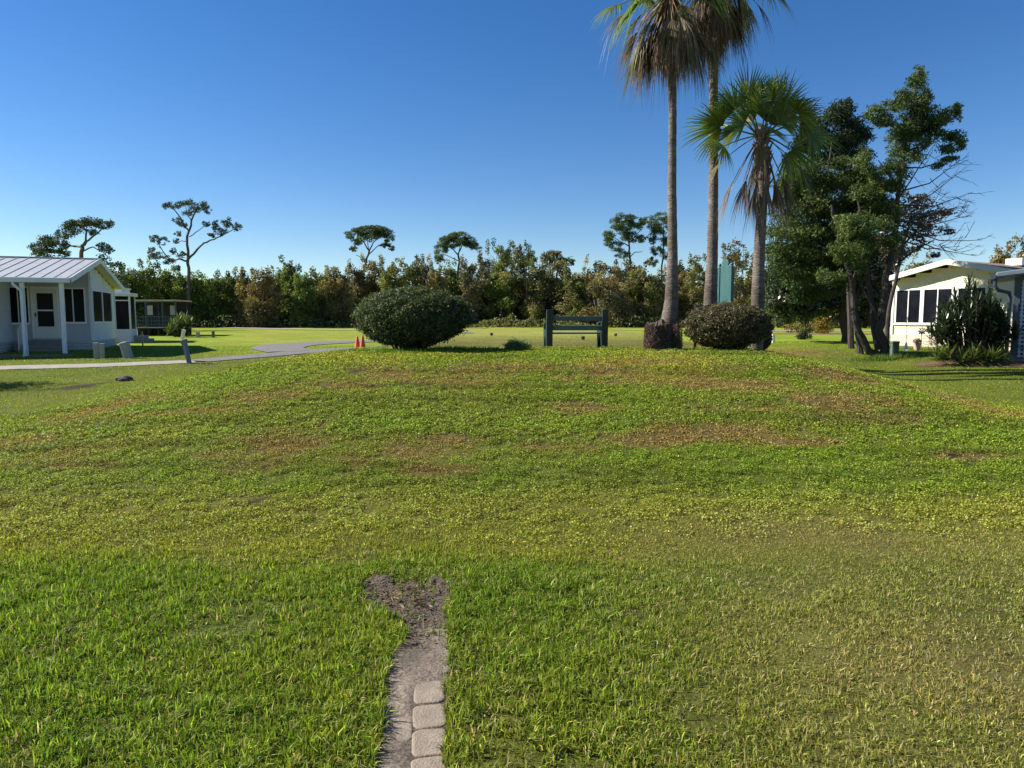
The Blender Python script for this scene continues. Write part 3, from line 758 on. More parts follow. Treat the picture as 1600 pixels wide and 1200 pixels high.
# ------------------------------------------------------------------ fan palms
def frond_mesh(base, az, el, L, Rf, droop, spread, cols, nseg=34, closed=0., ptw=.018, sag=.25, twist=0):
    """returns (V,Q,C) blade and petiole; real folded segments"""
    d = np.array([math.cos(az) * math.cos(el), math.sin(az) * math.cos(el), math.sin(el)])
    pts = []
    for k in range(6):
        t = k / 5; p = np.array(base) + d * L * t; p[2] -= sag * L * t * t; pts.append(p)
    tg = pts[-1] - pts[-2]; tg /= np.linalg.norm(tg)
    up = np.array([0, 0, 1.0]); s = np.cross(tg, up)
    if np.linalg.norm(s) < .05: s = np.array([math.sin(az), -math.cos(az), 0])
    s /= np.linalg.norm(s); nrm = np.cross(s, tg)
    if twist:
        s2 = s * math.cos(twist) + nrm * math.sin(twist); nrm = nrm * math.cos(twist) - s * math.sin(twist); s = s2
    V = []; Qd = []; C = []
    def addp(p, c): V.append(p); C.append(c)
    # petiole: 4-sided tapering tube
    pc = np.array(cols[1])
    for k, p in enumerate(pts):
        wd = ptw * (1.3 - .6 * k / 5)
        for q in ((-1, 0), (0, 1), (1, 0), (0, -1)): addp(p + s * wd * q[0] + nrm * wd * .6 * q[1], pc)
        if k:
            o = (k - 1) * 4
            for q in range(4): Qd.append((o + q, o + (q + 1) % 4, o + 4 + (q + 1) % 4, o + 4 + q))
    hub = pts[-1]; dth = 2 * spread / nseg
    for j in range(nseg):
        th = -spread + dth * (j + .5) + random.gauss(0, dth * .12)
        dr = tg * math.cos(th) + s * math.sin(th) + nrm * (.10 * math.cos(th * .8) - .03)
        if closed: dr = dr * (1 - closed) + tg * closed
        dr /= np.linalg.norm(dr)
        sd_ = np.cross(dr, nrm); sd_ /= np.linalg.norm(sd_); nn = np.cross(sd_, dr)
        Rl = Rf * random.uniform(.8, 1.06) * (1 - .18 * (abs(th) / PI))
        if closed > .2 and random.random() < .2: continue
        if closed > .2: Rl *= random.uniform(.7, 1.15)
        o = len(V)
        bc = np.array(cols[0][random.randrange(len(cols[0]))]) * math.exp(random.gauss(0, .16))
        if closed < .2 and random.random() < .10: continue
        dj = droop * (random.uniform(.6, 1.5) if closed < .2 else random.uniform(.2, 2.0))
        for fr, wf in ((.04, .25), (.30, 1.0), (.55, .95), (.78, .5), (1.0, .05)):
            r = Rl * fr; c = hub + dr * r; c = c - up * dj * Rl * fr ** 3
            hw = math.tan(dth / 2) * Rf * .40 * wf * (1 - closed * .3) * 1.12
            if fr == .04: hw = .012
            cc = bc * (1 if fr < .9 else 1.25)
            addp(c - sd_ * hw, cc); addp(c + nn * hw * .7, cc * 1.08); addp(c + sd_ * hw, cc)
        for k in range(4):
            a = o + k * 3
            Qd.append((a, a + 1, a + 4, a + 3)); Qd.append((a + 1, a + 2, a + 5, a + 4))
    return np.array(V), Qd, np.array(C)
GREENS = [(.14, .20, .04), (.18, .23, .045), (.10, .155, .03)]
YELS = [(.17, .155, .05), (.14, .14, .04), (.21, .16, .085), (.17, .12, .07), (.12, .085, .05)]
DEADS = [(.155, .115, .08), (.20, .16, .12), (.115, .08, .055), (.24, .20, .155)]
def fan_palm(label, path, D, fronds, name='fan_palm', boots=None, gt=.5):
    """path: list (px,py,half width px) from the foot up; last one is the hub"""
    foot = at(path[0][0], D); foot.z = zf(foot.x, D)
    t = thing(name, label, 'palm tree', foot)
    pts = [P(a, b, D) - foot for a, b, _ in path]
    if pts[0].z > 0: pts.insert(0, Vector((pts[0].x, 0, -.05))); rad = [path[0][2] / F * D] + [q[2] / F * D for q in path]
    else: rad = [q[2] / F * D for q in path]
    P2 = []; R2 = []
    for i in range(len(pts) - 1):
        n_ = max(2, int((pts[i + 1] - pts[i]).length / .09))
        for k in range(n_):
            f = k / n_; P2.append(pts[i].lerp(pts[i + 1], f) + Vector((random.uniform(-1, 1), random.uniform(-1, 1), 0)) * .003); R2.append(lerp(rad[i], rad[i + 1], f) * (1 + random.uniform(-.025, .03)))
    P2.append(pts[-1]); R2.append(rad[-1])
    m = MB(); m.tube(P2, R2, 16); m.build('trunk', M['palmbark'], t, smooth=True)
    hub = pts[-1]
    if boots:       # old leaf bases wrapped round the upper trunk
        m = MB(); z0, z1, nb = boots
        for k in range(nb):
            f = k / nb; z = lerp(z0, z1, f); a = k * 2.4
            # trunk centre at this height
            j = min(range(len(P2)), key=lambda q: abs(P2[q].z - z)); c = P2[j]; r = R2[j]
            o_ = Vector((math.cos(a), math.sin(a), 0)); sd_ = Vector((-o_.y, o_.x, 0))
            l = random.uniform(.12, .22); wd = random.uniform(.03, .05)
            b0 = c + o_ * r * .8; b1 = c + o_ * (r + .03) + Vector((0, 0, l * .6)); b2 = c + o_ * (r + .09) + Vector((0, 0, l))
            m.add([b0 - sd_ * wd, b0 + sd_ * wd, b1 + sd_ * wd * .7, b1 - sd_ * wd * .7, b2 + sd_ * wd * .25, b2 - sd_ * wd * .25,
                   b0 - sd_ * wd + o_ * .03, b0 + sd_ * wd + o_ * .03, b1 + sd_ * wd * .7 + o_ * .02, b1 - sd_ * wd * .7 + o_ * .02],
                  [(0, 1, 2, 3), (3, 2, 4, 5), (6, 7, 8, 9), (9, 8, 4, 5), (0, 6, 9, 3), (1, 2, 8, 7)])
        m.build('leaf_bases', M['deadbark'], t)
    for (kind, az, el, L, Rf, droop, spread, closed, dz, sag) in fronds:
        az = math.radians(az) ; el = math.radians(el)
        if kind == 'g': cols = (GREENS + ([YELS[1]] if random.random() < .4 else []), (.16, .19, .06)); mt = M['palm']; nm = 'frond'
        elif kind == 'y': cols = (YELS + GREENS[:1], (.22, .20, .08)); mt = M['palm']; nm = 'frond'
        else: cols = (DEADS, (.20, .13, .08)); mt = M['dead']; nm = 'dead_frond'
        if kind != 'g' and random.random() < .5: spread *= random.uniform(.4, .9)
        b = (hub.x + math.cos(az) * .08, hub.y + math.sin(az) * .08, hub.z + dz)
        V, Qd, C = frond_mesh(b, az, el, L, Rf, droop, math.radians(spread), cols, closed=closed, sag=sag, twist=random.gauss(0, .5) if kind != 'g' else gt * random.choice((-1, 1)) * random.uniform(.7, 1.3) * (abs(math.cos(az)) if gt > .6 else 1))
        np_mesh(nm, V, Qd, C, mt, t)
    return t
M['deadbark'] = mat('leaf_base', (.17, .11, .075), .95, .45, 12, .5, 40)
def crown_spec(ng, ny, ndd, L, Rf, gmin=-25, low=0., seed=1):
    rr = random.Random(seed); out = []
    for k in range(ng):
        el = lerp(80, gmin, (k / ng) ** .9); out.append(('g', k * 137.5 + rr.uniform(-12, 12), el, L * rr.uniform(.85, 1.1), Rf * rr.uniform(.85, 1.1), .15 + .4 * (k / ng), 92, 0, 0, .12))
    for k in range(ny):
        out.append(('y', k * 137.5 + 40 + rr.uniform(-20, 20), rr.uniform(-60, -5), L * rr.uniform(.6, 1.05), Rf * rr.uniform(.7, 1.0), .6, 65, .5, -.1, .3))
    for k in range(ndd):
        f = k / max(1, ndd); out.append(('d', k * 137.5 + rr.uniform(-30, 30), rr.uniform(-88, -55) + 22 * (k % 3 == 0), lerp(.25, .9, rr.random()) * L, Rf * rr.uniform(.6, .95), .5, 70, .62, -low * f * rr.uniform(.3, 1), .12))
    return out
fan_palm('tall fan palm rising from the brown root mass, leftmost of the three palms', [(1045, 516, 14), (1046, 502, 13.5), (1049, 470, 10.5), (1051, 400, 7.8), (1050, 300, 6.7), (1051, 180, 6.0), (1047, -12, 7.5)], 16.3,
         crown_spec(13, 20, 96, 1.05, .82, -30, .5, 4), boots=(7.8, 8.7, 50))
fan_palm('tallest fan palm, middle trunk of the three beside the teal board', [(1110, 500, 11.5), (1110, 470, 10.5), (1113, 400, 8.3), (1115, 280, 7.0), (1115, 130, 6.6), (1116, -55, 7.5)], 17.6,
         crown_spec(15, 18, 98, 1.15, .88, -38, .75, 6), boots=(9.1, 10.0, 50))
F3 = [('g', 150, 70, 0.37, 0.85, .08, 77, 0, 0, .03), ('g', 30, 66, 0.35, 0.86, .08, 77, 0, 0, .03), ('g', 270, 80, 0.49, 0.88, .08, 93, 0, 0, .03), ('g', 195, 35, 0.44, 0.79, .15, 90, 0, 0, .05), ('g', -15, 40, 0.42, 0.78, .15, 80, 0, 0, .05),
      ('g', 172, 74, 0.85, 0.98, .06, 97, 0, 0, .04), ('g', 20, 80, 0.80, 0.88, .06, 79, 0, 0, .04), ('g', 0, 58, 0.73, 1.04, .10, 98, 0, 0, .05), ('g', 182, 50, 0.83, 0.89, .12, 88, 0, 0, .06),
      ('g', 8, 26, 1.00, 0.81, .18, 102, 0, 0, .08), ('g', 176, 18, 0.86, 1.01, .16, 91, 0, 0, .08), ('g', 95, 62, 0.95, 0.84, .12, 94, 0, 0, .06), ('g', -70, 66, 0.81, 0.85, .12, 94, 0, 0, .06),
      ('g', 352, 2, 1.04, 0.81, .35, 102, 0, 0, .10), ('g', 196, -12, 0.92, 0.64, .3, 85, 0, 0, .12), ('g', 60, 30, 0.77, 0.75, .25, 103, 0, 0, .1), ('g', 130, 28, 0.64, 0.79, .25, 99, 0, 0, .1), ('g', 225, 34, 0.71, 0.71, .25, 92, 0, 0, .1), ('g', 310, 30, 0.89, 0.72, .3, 85, 0, 0, .1),
      ('g', 0, -18, 0.65, 0.74, .6, 99, .1, 0, .2), ('y', 188, -28, .85, .7, .5, 55, .3, 0, .15), ('y', 340, -34, .8, .8, .8, 60, .35, -.05, .2), ('y', 250, -20, .6, .65, .8, 60, .35, -.05, .2), ('y', 300, -35, .55, .65, .8, 60, .35, 0, .2), ('y', 80, -30, .8, .7, .7, 60, .3, 0, .2),
      ('d', 200, -50, 1.0, .75, .5, 60, .66, -.1, .2), ('d', 215, -64, .95, .8, .4, 60, .68, -.1, .12), ('d', 170, -60, 1.0, .8, .4, 60, .66, -.1, .12), ('d', 240, -74, .9, .75, .4, 55, .7, -.15, .1), ('d', 185, -70, .9, .8, .4, 60, .66, -.1, .12),
      ('d', 280, -78, .95, .75, .4, 55, .7, -.15, .1), ('d', 330, -72, .95, .8, .4, 55, .68, -.15, .1), ('d', 350, -62, .9, .85, .4, 60, .65, -.1, .1), ('d', 20, -66, .95, .8, .4, 60, .65, -.1, .1), ('d', 5, -72, .95, .85, .4, 60, .65, -.1, .1),
      ('d', 310, -82, .8, .7, .4, 60, .7, -.25, .1), ('d', 190, -80, .8, .7, .4, 60, .7, -.25, .1), ('d', 90, -76, .9, .8, .4, 60, .7, -.2, .1), ('d', 230, -60, .6, .7, .5, 60, .6, -.1, .2)]
fan_palm('shortest fan palm with a full green crown, rightmost of the three', [(1183, 500, 10.5), (1184, 470, 10), (1186, 400, 8.5), (1190, 330, 7.6), (1191, 290, 10.5), (1191, 235, 10.5), (1189, 212, 6)], 16.9, F3, boots=(3.9, 5.2, 90), gt=1.15)

# root mass round the foot of the first palm
def root_mass():
    c = at(1036, 16.05)
    t = thing('root_mass', 'shaggy brown mass of palm roots with a gap in its right side', 'roots', c)
    def lump(cx, cy, rx, ry, h, seed, name, taper=.85):
        V = []; Fq = []; N = 40; K = 16
        for i in range(K + 1):
            f = i / K; z = h * f
            rr_ = (1 - (1 - taper) * f) * (1 - .12 * (1 - abs(2 * f - 1)) * 0)
            if i == K: rr_ *= .75
            for k in range(N):
                a = 2 * PI * k / N
                q = 1 + .16 * (float(vn(k * .55, i * .5 + seed * 9, seed)) - .5) + .22 * (float(vn(k * 1.9, i * 1.3 + seed * 5, seed + 3)) - .5)
                V.append((cx + math.cos(a) * rx * rr_ * q, cy + math.sin(a) * ry * rr_ * q, z + .26 * (float(vn(k * .45, seed * 3, 5)) - .5) * f - .04))
        for i in range(K):
            for k in range(N):
                a = i * N + k; b = i * N + (k + 1) % N; Fq.append((a, b, b + N, a + N))
        m = MB(); m.V = V; m.F = Fq; m.F.append(tuple(K * N + k for k in range(N)))
        m.build(name, M['root'], t, smooth=False)
    s = 16.2 / F
    lump(-11 * s, -.0, 18 * s, .27, 44 * s, 1, 'root_wall', .80)
    lump(22 * s, .08, 8 * s, .15, 40 * s, 2, 'root_wall', .45)
    lump(9 * s, .26, 13 * s, .13, 46 * s, 3, 'root_wall', .8)
    # hair-like rootlets
    n = 5200; a = R.uniform(0, 2 * PI, n); z = R.uniform(.0, .62, n)
    rx = np.where(R.random(n) < .7, 1, 0)
    cx = np.where(rx == 1, -12 * s, 22 * s); wx = np.where(rx == 1, 17 * s, 7 * s); wy = np.where(rx == 1, .27, .15)
    C = np.stack([cx + np.cos(a) * wx * (1.03 - .3 * z), np.sin(a) * wy * (1.02 - .12 * z), z], 1)
    d = np.stack([np.cos(a), np.sin(a), R.normal(-.5, .5, n)], 1) + R.normal(0, .5, (n, 3)); d /= np.linalg.norm(d, axis=1)[:, None]
    v = np.cross(d, R.normal(0, 1, (n, 3))); v /= np.linalg.norm(v, axis=1)[:, None]
    l = R.uniform(.02, .06, n)[:, None]; V = np.stack([C - d * l * .3, C + v * .006, C + d * l, C - v * .006], 1).reshape(-1, 3)
    col = vary(np.tile(np.array([.125, .085, .065]), (n, 1)), n, .45)
    np_mesh('rootlets', V, np.arange(n * 4).reshape(-1, 4), np.repeat(col, 4, 0), M['dead'], t)
root_mass()

# ------------------------------------------------------------------ teal board and small tee sign behind the bush
def teal_sign():
    D = 17.9; c = at(1130, D); s = D / F
    t = thing('teal_board', 'tall teal painted board with a scalloped crest behind the boxy bush', 'sign', c, math.radians(-64))
    H = P(0, 405, D).z - c.z; hw = .165
    top = H - .20
    pr = [(-hw, -.05), (hw, -.05), (hw, top)]
    for k in range(7): a = k / 6 * PI / 2; pr.append((hw - .075 * math.sin(a), top + .03 + .05 * (1 - math.cos(a))))
    for k in range(13): a = k / 12 * PI; pr.append((.125 * math.cos(a), top + .08 + .12 * math.sin(a)))
    for k in range(7): a = (1 - k / 6) * PI / 2; pr.append((-hw + .075 * math.sin(a), top + .03 + .05 * (1 - math.cos(a))))
    pr.append((-hw, top))
    MB().prism(pr, .05).build('panel', M['teal'], t, bevel=.005)
    for sx in (-1, 1):
        m = MB(); m.box(sx * (hw + .045) - .04, sx * (hw + .045) + .04, -.02, .08, -.05, top - .02)
        m.lathe([(.045, 0), (.05, .02), (.03, .05), (.045, .08), (.03, .115), (.005, .13)], 12, (sx * (hw + .045), .03, top - .02))
        m.build('post', M['teal'], t, smooth=True)
teal_sign()
def small_sign():
    D = 16.9; c = at(1088, D)
    t = thing('tee_sign', 'small green plate on a thin dark post left of the boxy bush', 'sign', c)
    MB().tube([(-.03, 0, -.05), (-.03, 0, 1.06)], .014, 8).build('post', M['dark'], t)
    MB().box(-.05, .16, -.012, .012, .95, 1.05).build('plate', M['boxgreen'], t, bevel=.006)
    MB().box(-.06, .0, -.04, .04, -.02, .28).build('foot', M['dark'], t, bevel=.006)
small_sign()

# ------------------------------------------------------------------ traffic cones
def cone(px, D, label, tilt=0):
    c = at(px, D)
    t = thing('traffic_cone', label, 'traffic cone', c, group='orange cones by the cart path')
    t.rotation_euler = (tilt, tilt * .6, 0)
    MB().lathe([(.125, .03), (.115, .06), (.07, .3), (.035, .5), (.03, .51)], 18).build('cone_body', M['orange'], t, smooth=True)
    MB().box(-.17, .17, -.17, .17, 0, .035).build('base', M['orange'], t, bevel=.01)
cone(558, 25.2, 'orange traffic cone, the left one of the pair beside the large bush')
cone(566, 24.9, 'orange traffic cone touching the large bush, the right one of the pair', .06)

# tee markers
def marker(px, D, label):
    c = at(px, D); t = thing('tee_marker', label, 'tee marker', c, random.uniform(0, 1), group='tee markers on the mown tee')
    MB().box(-.055, .055, -.045, .045, .02, .13).build('block', M['dark'], t, bevel=.015)
    MB().tube([(0, 0, -.08), (0, 0, .03)], .012, 6).build('spike', M['dark'], t)
marker(768, 30, 'small dark tee marker between the large bush and the bench')
marker(911, 24, 'small dark tee marker seen under the bench seat')
marker(962, 29, 'small dark tee marker just right of the bench')

# ------------------------------------------------------------------ utility boxes, pedestals and stakes
def pedestal(px, pyb, D, w_, h, label, m, lean=0, name='utility_pedestal', d_=None, rz=0, cat='utility box', group='utility boxes and marker posts on the left lawn'):
    c = at(px, D)
    t = thing(name, label, cat, c, rz, group)
    t.rotation_euler = (0, lean, rz)
    d_ = d_ or w_ * .7
    m1 = MB(); m1.box(-w_ / 2, w_ / 2, -d_ / 2, d_ / 2, -.05, h * .93); m1.build('body', m, t, bevel=min(w_, d_) * .12)
    if w_ > .08:
        m2 = MB(); m2.box(-w_ / 2 - .012, w_ / 2 + .012, -d_ / 2 - .012, d_ / 2 + .012, h * .86, h); m2.build('lid', m, t, bevel=min(w_, d_) * .16)
        MB().box(-w_ * .3, w_ * .3, -d_ / 2 - .008, -d_ / 2 + .004, h * .15, h * .7).build('door_panel', m, t, bevel=.003)
    return t
pedestal(149, 560, 21.6, .13, .50, 'upright tan utility post by the corner of the left home', M['boxtan'], rz=.1)
pedestal(158, 560, 21.9, .12, .46, 'second tan post standing right against the upright tan post', M['boxtan'], rz=.2)
pedestal(199, 558, 21.9, .24, .52, 'leaning pale green utility box beside the left home', M['boxtan'], lean=-.24, d_=.2)
pedestal(294, 568, 19.8, .10, .70, 'leaning blue grey post standing at the edge of the footpath', mat('blue_grey_post', (.15, .185, .215), .6, .15, 8, .1, 40, dirt=.4), lean=-.17, d_=.09)
pedestal(293, 568, 19.95, .09, .66, 'darker post pressed behind the leaning blue grey post', M['bluedark'], lean=-.23, d_=.06)
pedestal(222, 537, 30, .055, .68, 'thin grey stake on the shaded lawn behind the left home', M['boxtan'], name='marker_stake', cat='stake')
pedestal(284, 527, 38, .16, .52, 'leaning white box in front of the spiky bush', M['white'], lean=.25)
pedestal(309, 527, 40, .19, .33, 'squat tan box on the lawn right of the spiky bush', M['boxtan'])
pedestal(333, 528, 40, .14, .36, 'dark squat box farthest right on the left lawn', M['boxgreen'])
pedestal(1399, 557, 19.7, .2, .47, 'green utility box at the foot of the leaning cedar', M['boxgreen'], group='utility boxes on the right lawn')
pedestal(1209, 533, 29, .11, .36, 'short white post on the lawn right of the bushes', M['white'], name='marker_post', cat='post', group='utility boxes on the right lawn')
def rock(px, D, r, label):
    c = at(px, D); bm = bmesh.new(); bmesh.ops.create_icosphere(bm, subdivisions=3, radius=r)
    for v in bm.verts:
        n_ = vn(v.co.x * 9 + 3, v.co.y * 9 + v.co.z * 7, 5); v.co *= .75 + .5 * float(n_); v.co.z *= .6; v.co.x *= 1.2
    me = bpy.data.meshes.new('rock'); bm.to_mesh(me); bm.free(); me.materials.append(M['rock'])
    o = bpy.data.objects.new('rock', me); link(o); o.location = c + Vector((0, 0, r * .2)); tag(o, label, 'rock')
rock(190, 15.8, .14, 'dark rock lying in the grass below the footpath on the left')

# ------------------------------------------------------------------ houses
def lap(mb, p0, p1, z0, z1, top=None, nrm=None, lapw=.125, out=.014):
    """lap siding from p0 to p1 (xy), z0..z1; top(s)->z limits the height for a gable; nrm = outward xy"""
    p0 = Vector((p0[0], p0[1], 0)); p1 = Vector((p1[0], p1[1], 0)); L = (p1 - p0).length; d = (p1 - p0) / L
    n_ = Vector((nrm[0], nrm[1], 0)); z = z0
    while z < z1 - .005:
        zz = min(z + lapw, z1)
        s0, s1 = 0, L
        if top:
            ok = [s for s in np.linspace(0, L, 81) if top(s) >= zz - .01]
            if not ok: break
            s0, s1 = ok[0], ok[-1]
            if s1 - s0 < .05: break
        a, b = p0 + d * s0, p0 + d * s1
        mb.quad(a + n_ * out + Vector((0, 0, z)), b + n_ * out + Vector((0, 0, z)), b + Vector((0, 0, zz)), a + Vector((0, 0, zz)))
        mb.quad(a + Vector((0, 0, z)), b + Vector((0, 0, z)), b + n_ * out + Vector((0, 0, z)), a + n_ * out + Vector((0, 0, z)))
        z = zz
def window(parent, o, d, n_, w_, z0, z1, panes=2, fr=.05, frm=None, name='window'):
    """o: xy start, d: along, n_: outward (xy). frame + panes"""
    frm = frm or M['white']
    o = Vector((o[0], o[1], 0)); d = Vector((d[0], d[1], 0)); n_ = Vector((n_[0], n_[1], 0)); up = Vector((0, 0, 1))
    Mx = Matrix((( d.x, n_.x, 0, o.x), (d.y, n_.y, 0, o.y), (0, 0, 1, 0), (0, 0, 0, 1)))
    m = MB(); dp = .045
    m.box(0, w_, .0, dp, z0 - fr, z0, Mx); m.box(0, w_, .0, dp, z1, z1 + fr, Mx)
    m.box(-fr, 0, .0, dp, z0 - fr, z1 + fr, Mx); m.box(w_, w_ + fr, .0, dp, z0 - fr, z1 + fr, Mx)
    for k in range(1, panes): x = w_ * k / panes; m.box(x - .018, x + .018, .004, dp - .008, z0, z1, Mx)
    f = m.build(name, frm, parent)
    for k in range(panes):
        g_ = MB(); a = w_ * k / panes + (.018 if k else 0); b = w_ * (k + 1) / panes - (.018 if k < panes - 1 else 0)
        g_.box(a, b, .006, .018, z0, z1, Mx); g_.build('pane', M['glass'], f)
    MB().box(-fr - .02, w_ + fr + .02, 0, dp + .025, z0 - fr - .025, z0 - fr, Mx).build('sill', frm, f)
    return f

def left_home():
    rz = math.radians(18)
    t = thing('mobile_home', 'grey sided home with ribbed metal porch roof at the left edge', 'house', (-14.4, 23.2, .46), rz)
    ze, zr, dep, half = 2.57, 3.49, 8.1, 4.05; XL = -14
    top = lambda y: ze - .07 + (zr - ze) * (1 - abs(y - half) / half)
    # roof: two thick slopes with standing seams
    for k, (ya, yb, za, zb) in enumerate(((0, half, ze, zr), (half, dep, zr, ze))):
        m = MB(); m.add([(XL, ya, za), (0, ya, za), (0, yb, zb), (XL, yb, zb), (XL, ya, za - .06), (0, ya, za - .06), (0, yb, zb - .06), (XL, yb, zb - .06)],
              [(0, 1, 2, 3), (4, 7, 6, 5), (0, 4, 5, 1), (2, 6, 7, 3), (1, 5, 6, 2), (0, 3, 7, 4)])
        x = -.12
        while x > XL + .1 and (x > -9.5):
            m.add([(x - .03, ya, za), (x + .03, ya, za), (x + .03, yb, zb), (x - .03, yb, zb), (x - .018, ya, za + .02), (x + .018, ya, za + .02), (x + .018, yb, zb + .02), (x - .018, yb, zb + .02)],
                  [(4, 5, 6, 7), (0, 1, 5, 4), (2, 3, 7, 6), (1, 2, 6, 5), (0, 4, 7, 3)])
            x -= .36
        m.build('roof', M['metalroof'], t)
    MB().box(XL, .0, half - .13, half + .13, zr - .0, zr + .03).build('ridge_cap', M['metalroof'], t)
    # gutter along the front, fascia boards up the rake
    MB().box(XL, -.02, -.14, -.005, ze - .17, ze - .01).build('gutter', M['white'], t, bevel=.02)
    for (ya, yb, za, zb) in ((0, half, ze, zr), (half, dep, zr, ze)):
        MB().add([(.003, ya, za - .15), (.003, yb, zb - .15), (.003, yb, zb + .03), (.003, ya, za + .03), (.03, ya, za - .15), (.03, yb, zb - .15), (.03, yb, zb + .03), (.03, ya, za + .03)],
                 [(0, 3, 2, 1), (4, 5, 6, 7), (0, 1, 5, 4), (3, 7, 6, 2), (0, 4, 7, 3), (1, 2, 6, 5)]).build('fascia', M['white'], t)
    # soffit
    m = MB(); 
    for (ya, yb, za, zb) in ((0, half, ze, zr), (half, dep, zr, ze)):
        m.quad((XL, ya, za - .075), (.0, ya, za - .075), (.0, yb, zb - .075), (XL, yb, zb - .075))
    m.build('soffit', M['cream'], t)
    yw, xw, yb_ = 3.9, -.35, 7.9
    sk = .40
    m = MB(); lap(m, (XL + .3, yw), (xw, yw), sk, zr - .1, nrm=(0, -1)); m.quad((XL + .3, yw + .01, .0), (xw, yw + .01, .0), (xw, yw + .01, zr - .1), (XL + .3, yw + .01, zr - .1))
    m.build('front_wall', M['greysiding'], t)
    m = MB(); lap(m, (xw, yw), (xw, yb_), sk, zr - .1, top=lambda s: top(yw + s), nrm=(1, 0)); m.quad((xw - .01, yw, 0), (xw - .01, yb_, 0), (xw - .01, yb_, 2.45), (xw - .01, yw, 2.45)); m.quad((XL + .3, yb_, 0), (xw, yb_, 0), (xw, yb_, 2.5), (XL + .3, yb_, 2.5))
    m.build('side_wall', M['siding'], t)
    MB().box(xw - .05, xw + .035, yw - .035, yw + .05, sk, 3.3).build('corner_trim', M['siding'], t); MB().box(xw - .02, xw + .03, yb_ - .06, yb_ + .02, sk, 2.52).build('corner_trim', M['siding'], t)
    m = MB(); m.box(XL + .3, xw + .02, yw - .03, yw + .02, -.15, sk); m.box(xw - .03, xw + .02, yw + .02, yb_, -.15, sk); m.build('brick_skirt', M['brickw'], t)
    # windows
    window(t, (xw - .95, yw), (1, 0), (0, -1), .74, 1.12, 2.35, 2)
    window(t, (xw - 2.66, yw), (1, 0), (0, -1), .62, 1.10, 2.37, 2)
    window(t, (xw, 4.1), (0, 1), (1, 0), 1.45, 1.13, 2.30, 1); window(t, (xw, 5.65), (0, 1), (1, 0), 1.5, 1.13, 2.30, 1)
    # door
    dx = xw - 1.88; m = MB(); m.box(dx - .06, dx, yw - .06, yw, .52, 2.42); m.box(dx + .8, dx + .86, yw - .06, yw, .52, 2.42); m.box(dx, dx + .8, yw - .06, yw, 2.35, 2.42)
    m.build('door_frame', M['white'], t)
    d_ = MB().box(dx, dx + .8, yw - .05, yw - .01, .52, 2.35).build('door', M['door'], t)
    MB().box(dx + .14, dx + .66, yw - .058, yw - .052, .95, 1.52).build('pane', M['glass'], d_); MB().box(dx + .14, dx + .66, yw - .058, yw - .052, 1.58, 2.18).build('pane', M['glass'], d_)
    MB().box(dx + .06, dx + .1, yw - .1, yw - .05, 1.32, 1.46).build('handle', M['dark'], d_, bevel=.008)
    # posts, downspout
    for x, z0 in ((-.31, .1), (-1.42, -.05)):
        MB().box(x - .06, x + .06, .04, .16, z0, ze - .16).build('post', M['white'], t, bevel=.006)
    MB().tube([(-1.62, -.07, ze - .1), (-1.62, -.07, ze - .22), (-1.40, -.03, ze - .45), (-1.40, -.03, .12), (-1.40, -.16, .05)], .045, 10).build('downspout', M['white'], t, smooth=True)
    # steps, handrail, slab
    m = MB()
    for k in range(3): m.box(dx - .35, dx + 1.0, yw - .30 - .28 * k, yw - .03 - .28 * k - .001, .02, .46 - .15 * k)
    m.build('steps', M['slab'], t, bevel=.008)
    m = MB(); x = dx - .28
    m.tube([(x, yw - .12, .45), (x, yw - .12, 1.25), (x, yw - .85, .85), (x, yw - .85, .1)], .02, 8)
    for k in range(5): f = (k + 1) / 6; y = lerp(yw - .12, yw - .85, f); m.tube([(x, y, lerp(.45, .12, f)), (x, y, lerp(1.25, .85, f))], .012, 6)
    m.build('handrail', M['white'], t)
    MB().box(XL + .3, -.1, -.1, yw - .04, -.15, .035).build('porch_slab', M['slab'], t, bevel=.01)
    # projecting room at the far left
    m = MB(); lap(m, (XL + .3, 2.2), (-2.95, 2.2), sk, 2.6, nrm=(0, -1)); lap(m, (-2.95, 2.2), (-2.95, yw), sk, 2.75, nrm=(1, 0)); m.build('side_room', M['siding'], t)
    m = MB(); m.box(XL + .3, -2.94, 2.16, 2.22, -.15, sk); m.box(-2.98, -2.92, 2.22, yw - .04, -.15, sk); m.build('brick_skirt', M['brickw'], t)
    # old shingle roof of the main block behind
    h0 = P(0, 402, 29).z - .46
    m = MB(); m.add([(XL, 4.6, 3.3), (-4.6, 4.6, 3.3), (-4.6, 7.2, 3.72), (XL, 7.2, 3.72), (XL, 9.8, 3.0), (-4.6, 9.8, 3.0)], [(0, 1, 2, 3), (3, 2, 5, 4), (1, 5, 2)]); m.build('shingle_roof', M['shingle'], t)
left_home()

